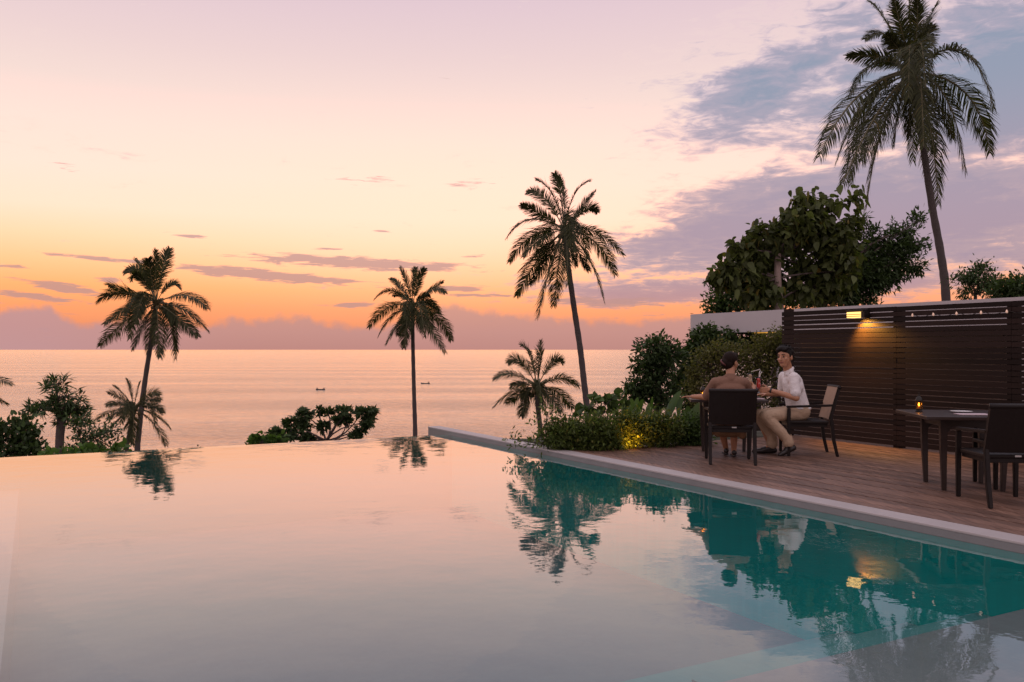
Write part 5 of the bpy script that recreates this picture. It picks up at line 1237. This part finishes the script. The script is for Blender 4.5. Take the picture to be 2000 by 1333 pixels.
# ================================================================== BOATS
def small_person(label, loc, face_dir, arms, col):
    loc = Vector(loc); d = Vector(face_dir).normalized(); s = d.cross(Vector((0, 0, 1)))
    p = empty('person', loc, 0, label, 'person')
    q = lambda x, y, z: loc + s * x + d * y + Vector((0, 0, z))
    b = [('c', q(0, 0, 0.14), 0.16, q(0, 0.06, 0.52), 0.17), ('c', q(0, 0.07, 0.60), 0.06, q(0, 0.08, 0.72), 0.06), ('e', q(0, 0.09, 0.84), (0.085, 0.10, 0.125), None), ('c', q(0, .17, .82), .02, q(0, .20, .80), .02),
         ('c', q(-0.19, 0.06, 0.54), 0.055, q(-0.24, 0.25, 0.36), 0.045), ('c', q(-0.24, 0.25, 0.36), 0.045, q(-0.12, 0.45, 0.40 + arms), 0.038),
         ('c', q(0.19, 0.06, 0.54), 0.055, q(0.24, 0.25, 0.36), 0.045), ('c', q(0.24, 0.25, 0.36), 0.045, q(0.12, 0.45, 0.40), 0.038),
         ('c', q(-0.1, 0.05, 0.10), 0.09, q(-0.14, 0.42, 0.30), 0.07), ('c', q(-0.14, 0.42, 0.30), 0.065, q(-0.12, 0.60, 0.0), 0.05), ('c', q(0.1, 0.05, 0.10), 0.09, q(0.14, 0.42, 0.30), 0.07), ('c', q(0.14, 0.42, 0.30), 0.065, q(0.12, 0.60, 0.0), 0.05)]
    remesh('body', b, 0.025, MT['skin_woman'], p, 2)
    remesh('shirt', [('c', q(0, 0, 0.16), 0.18, q(0, 0.06, 0.52), 0.19), ('c', q(-0.17, 0.06, 0.54), 0.075, q(-0.22, 0.18, 0.43), 0.068), ('c', q(0.17, 0.06, 0.54), 0.075, q(0.22, 0.18, 0.43), 0.068)], 0.025, MT[col], p, 2)
    remesh('hair', [('e', q(0, 0.075, 0.89), (0.095, 0.105, 0.09), None)], 0.02, MT['hair'], p, 2)
def boat(label, px, py, L, heading, prow, engine=False):
    Y = F * (EYE - Z_SEA) / (py - HZ); loc = Vector(((px - 1000) / F * Y, Y, Z_SEA))
    b0 = empty('fishing_boat', loc, heading, label, 'boat')
    n = 15; V = []; fs = []
    for i in range(n):
        u = -1 + 2 * i / (n - 1); w = 0.62 * (1 - abs(u) ** 2.6) ** 0.8 + 0.02
        sh = 0.42 + (prow if u > 0 else 0.22) * abs(u) ** 3
        x = L / 2 * u
        V += [(x, -w, sh), (x, -w * 0.8, 0.12), (x, 0, -0.15 + 0.15 * abs(u) ** 3), (x, w * 0.8, 0.12), (x, w, sh), (x, w - 0.05 if w > .08 else w * .5, sh - 0.01), (x, 0, 0.10 + 0.25 * abs(u) ** 4), (x, -(w - 0.05 if w > .08 else w * .5), sh - 0.01)]
    for i in range(n - 1):
        for k in range(8):
            a, c = 8 * i + k, 8 * i + (k + 1) % 8; fs.append((a, a + 8, c + 8, c))
    fs += [tuple(range(8)), tuple(8 * (n - 1) + k for k in reversed(range(8)))]
    MB().add(V, fs).build('hull', MT['hull'], b0, True)
    for u in (-0.45, 0.0, 0.45):
        MB().box(L / 2 * u - 0.12, L / 2 * u + 0.12, -0.5, 0.5, 0.28, 0.32).build('thwart', MT['bark'], b0)
    if engine:
        MB().tube([(L / 2 * 0.96, 0, 0.5), (L / 2 * 1.04, 0, 1.25), (L / 2 * 1.05, 0, 1.6)], [0.09, 0.07, 0.05], 8).build('prow_post', MT['hull'], b0, True)
        MB().box(-L / 2 * 0.9, -L / 2 * 0.8, -0.16, 0.16, 0.5, 0.85, None, 0.03).build('engine', MT['metal_dark'], b0)
    return loc
l1 = boat('small dark rowing boat with two people far out left of the middle palm', 626, 762, 4.6, 0.05, 0.25)
small_person('person sitting in the left end of the small rowing boat', l1 + Vector((-1.75, -0.1, 0.36)), (1, 0, 0), 0.2, 'cloth_dark')
small_person('person sitting in the right end of the small rowing boat', l1 + Vector((1.75, 0.1, 0.36)), (-1, 0, 0), 0.0, 'cloth_dark')
l2 = boat('low dark boat with a raised end, far out right of the middle palm trunk', 831, 750, 5.4, math.pi - 0.1, 0.35)
small_person('person sitting at the raised right end of the far low boat', l2 + Vector((1.95, 0.05, 0.42)), (-1, 0, 0), 0.1, 'cloth_dark')
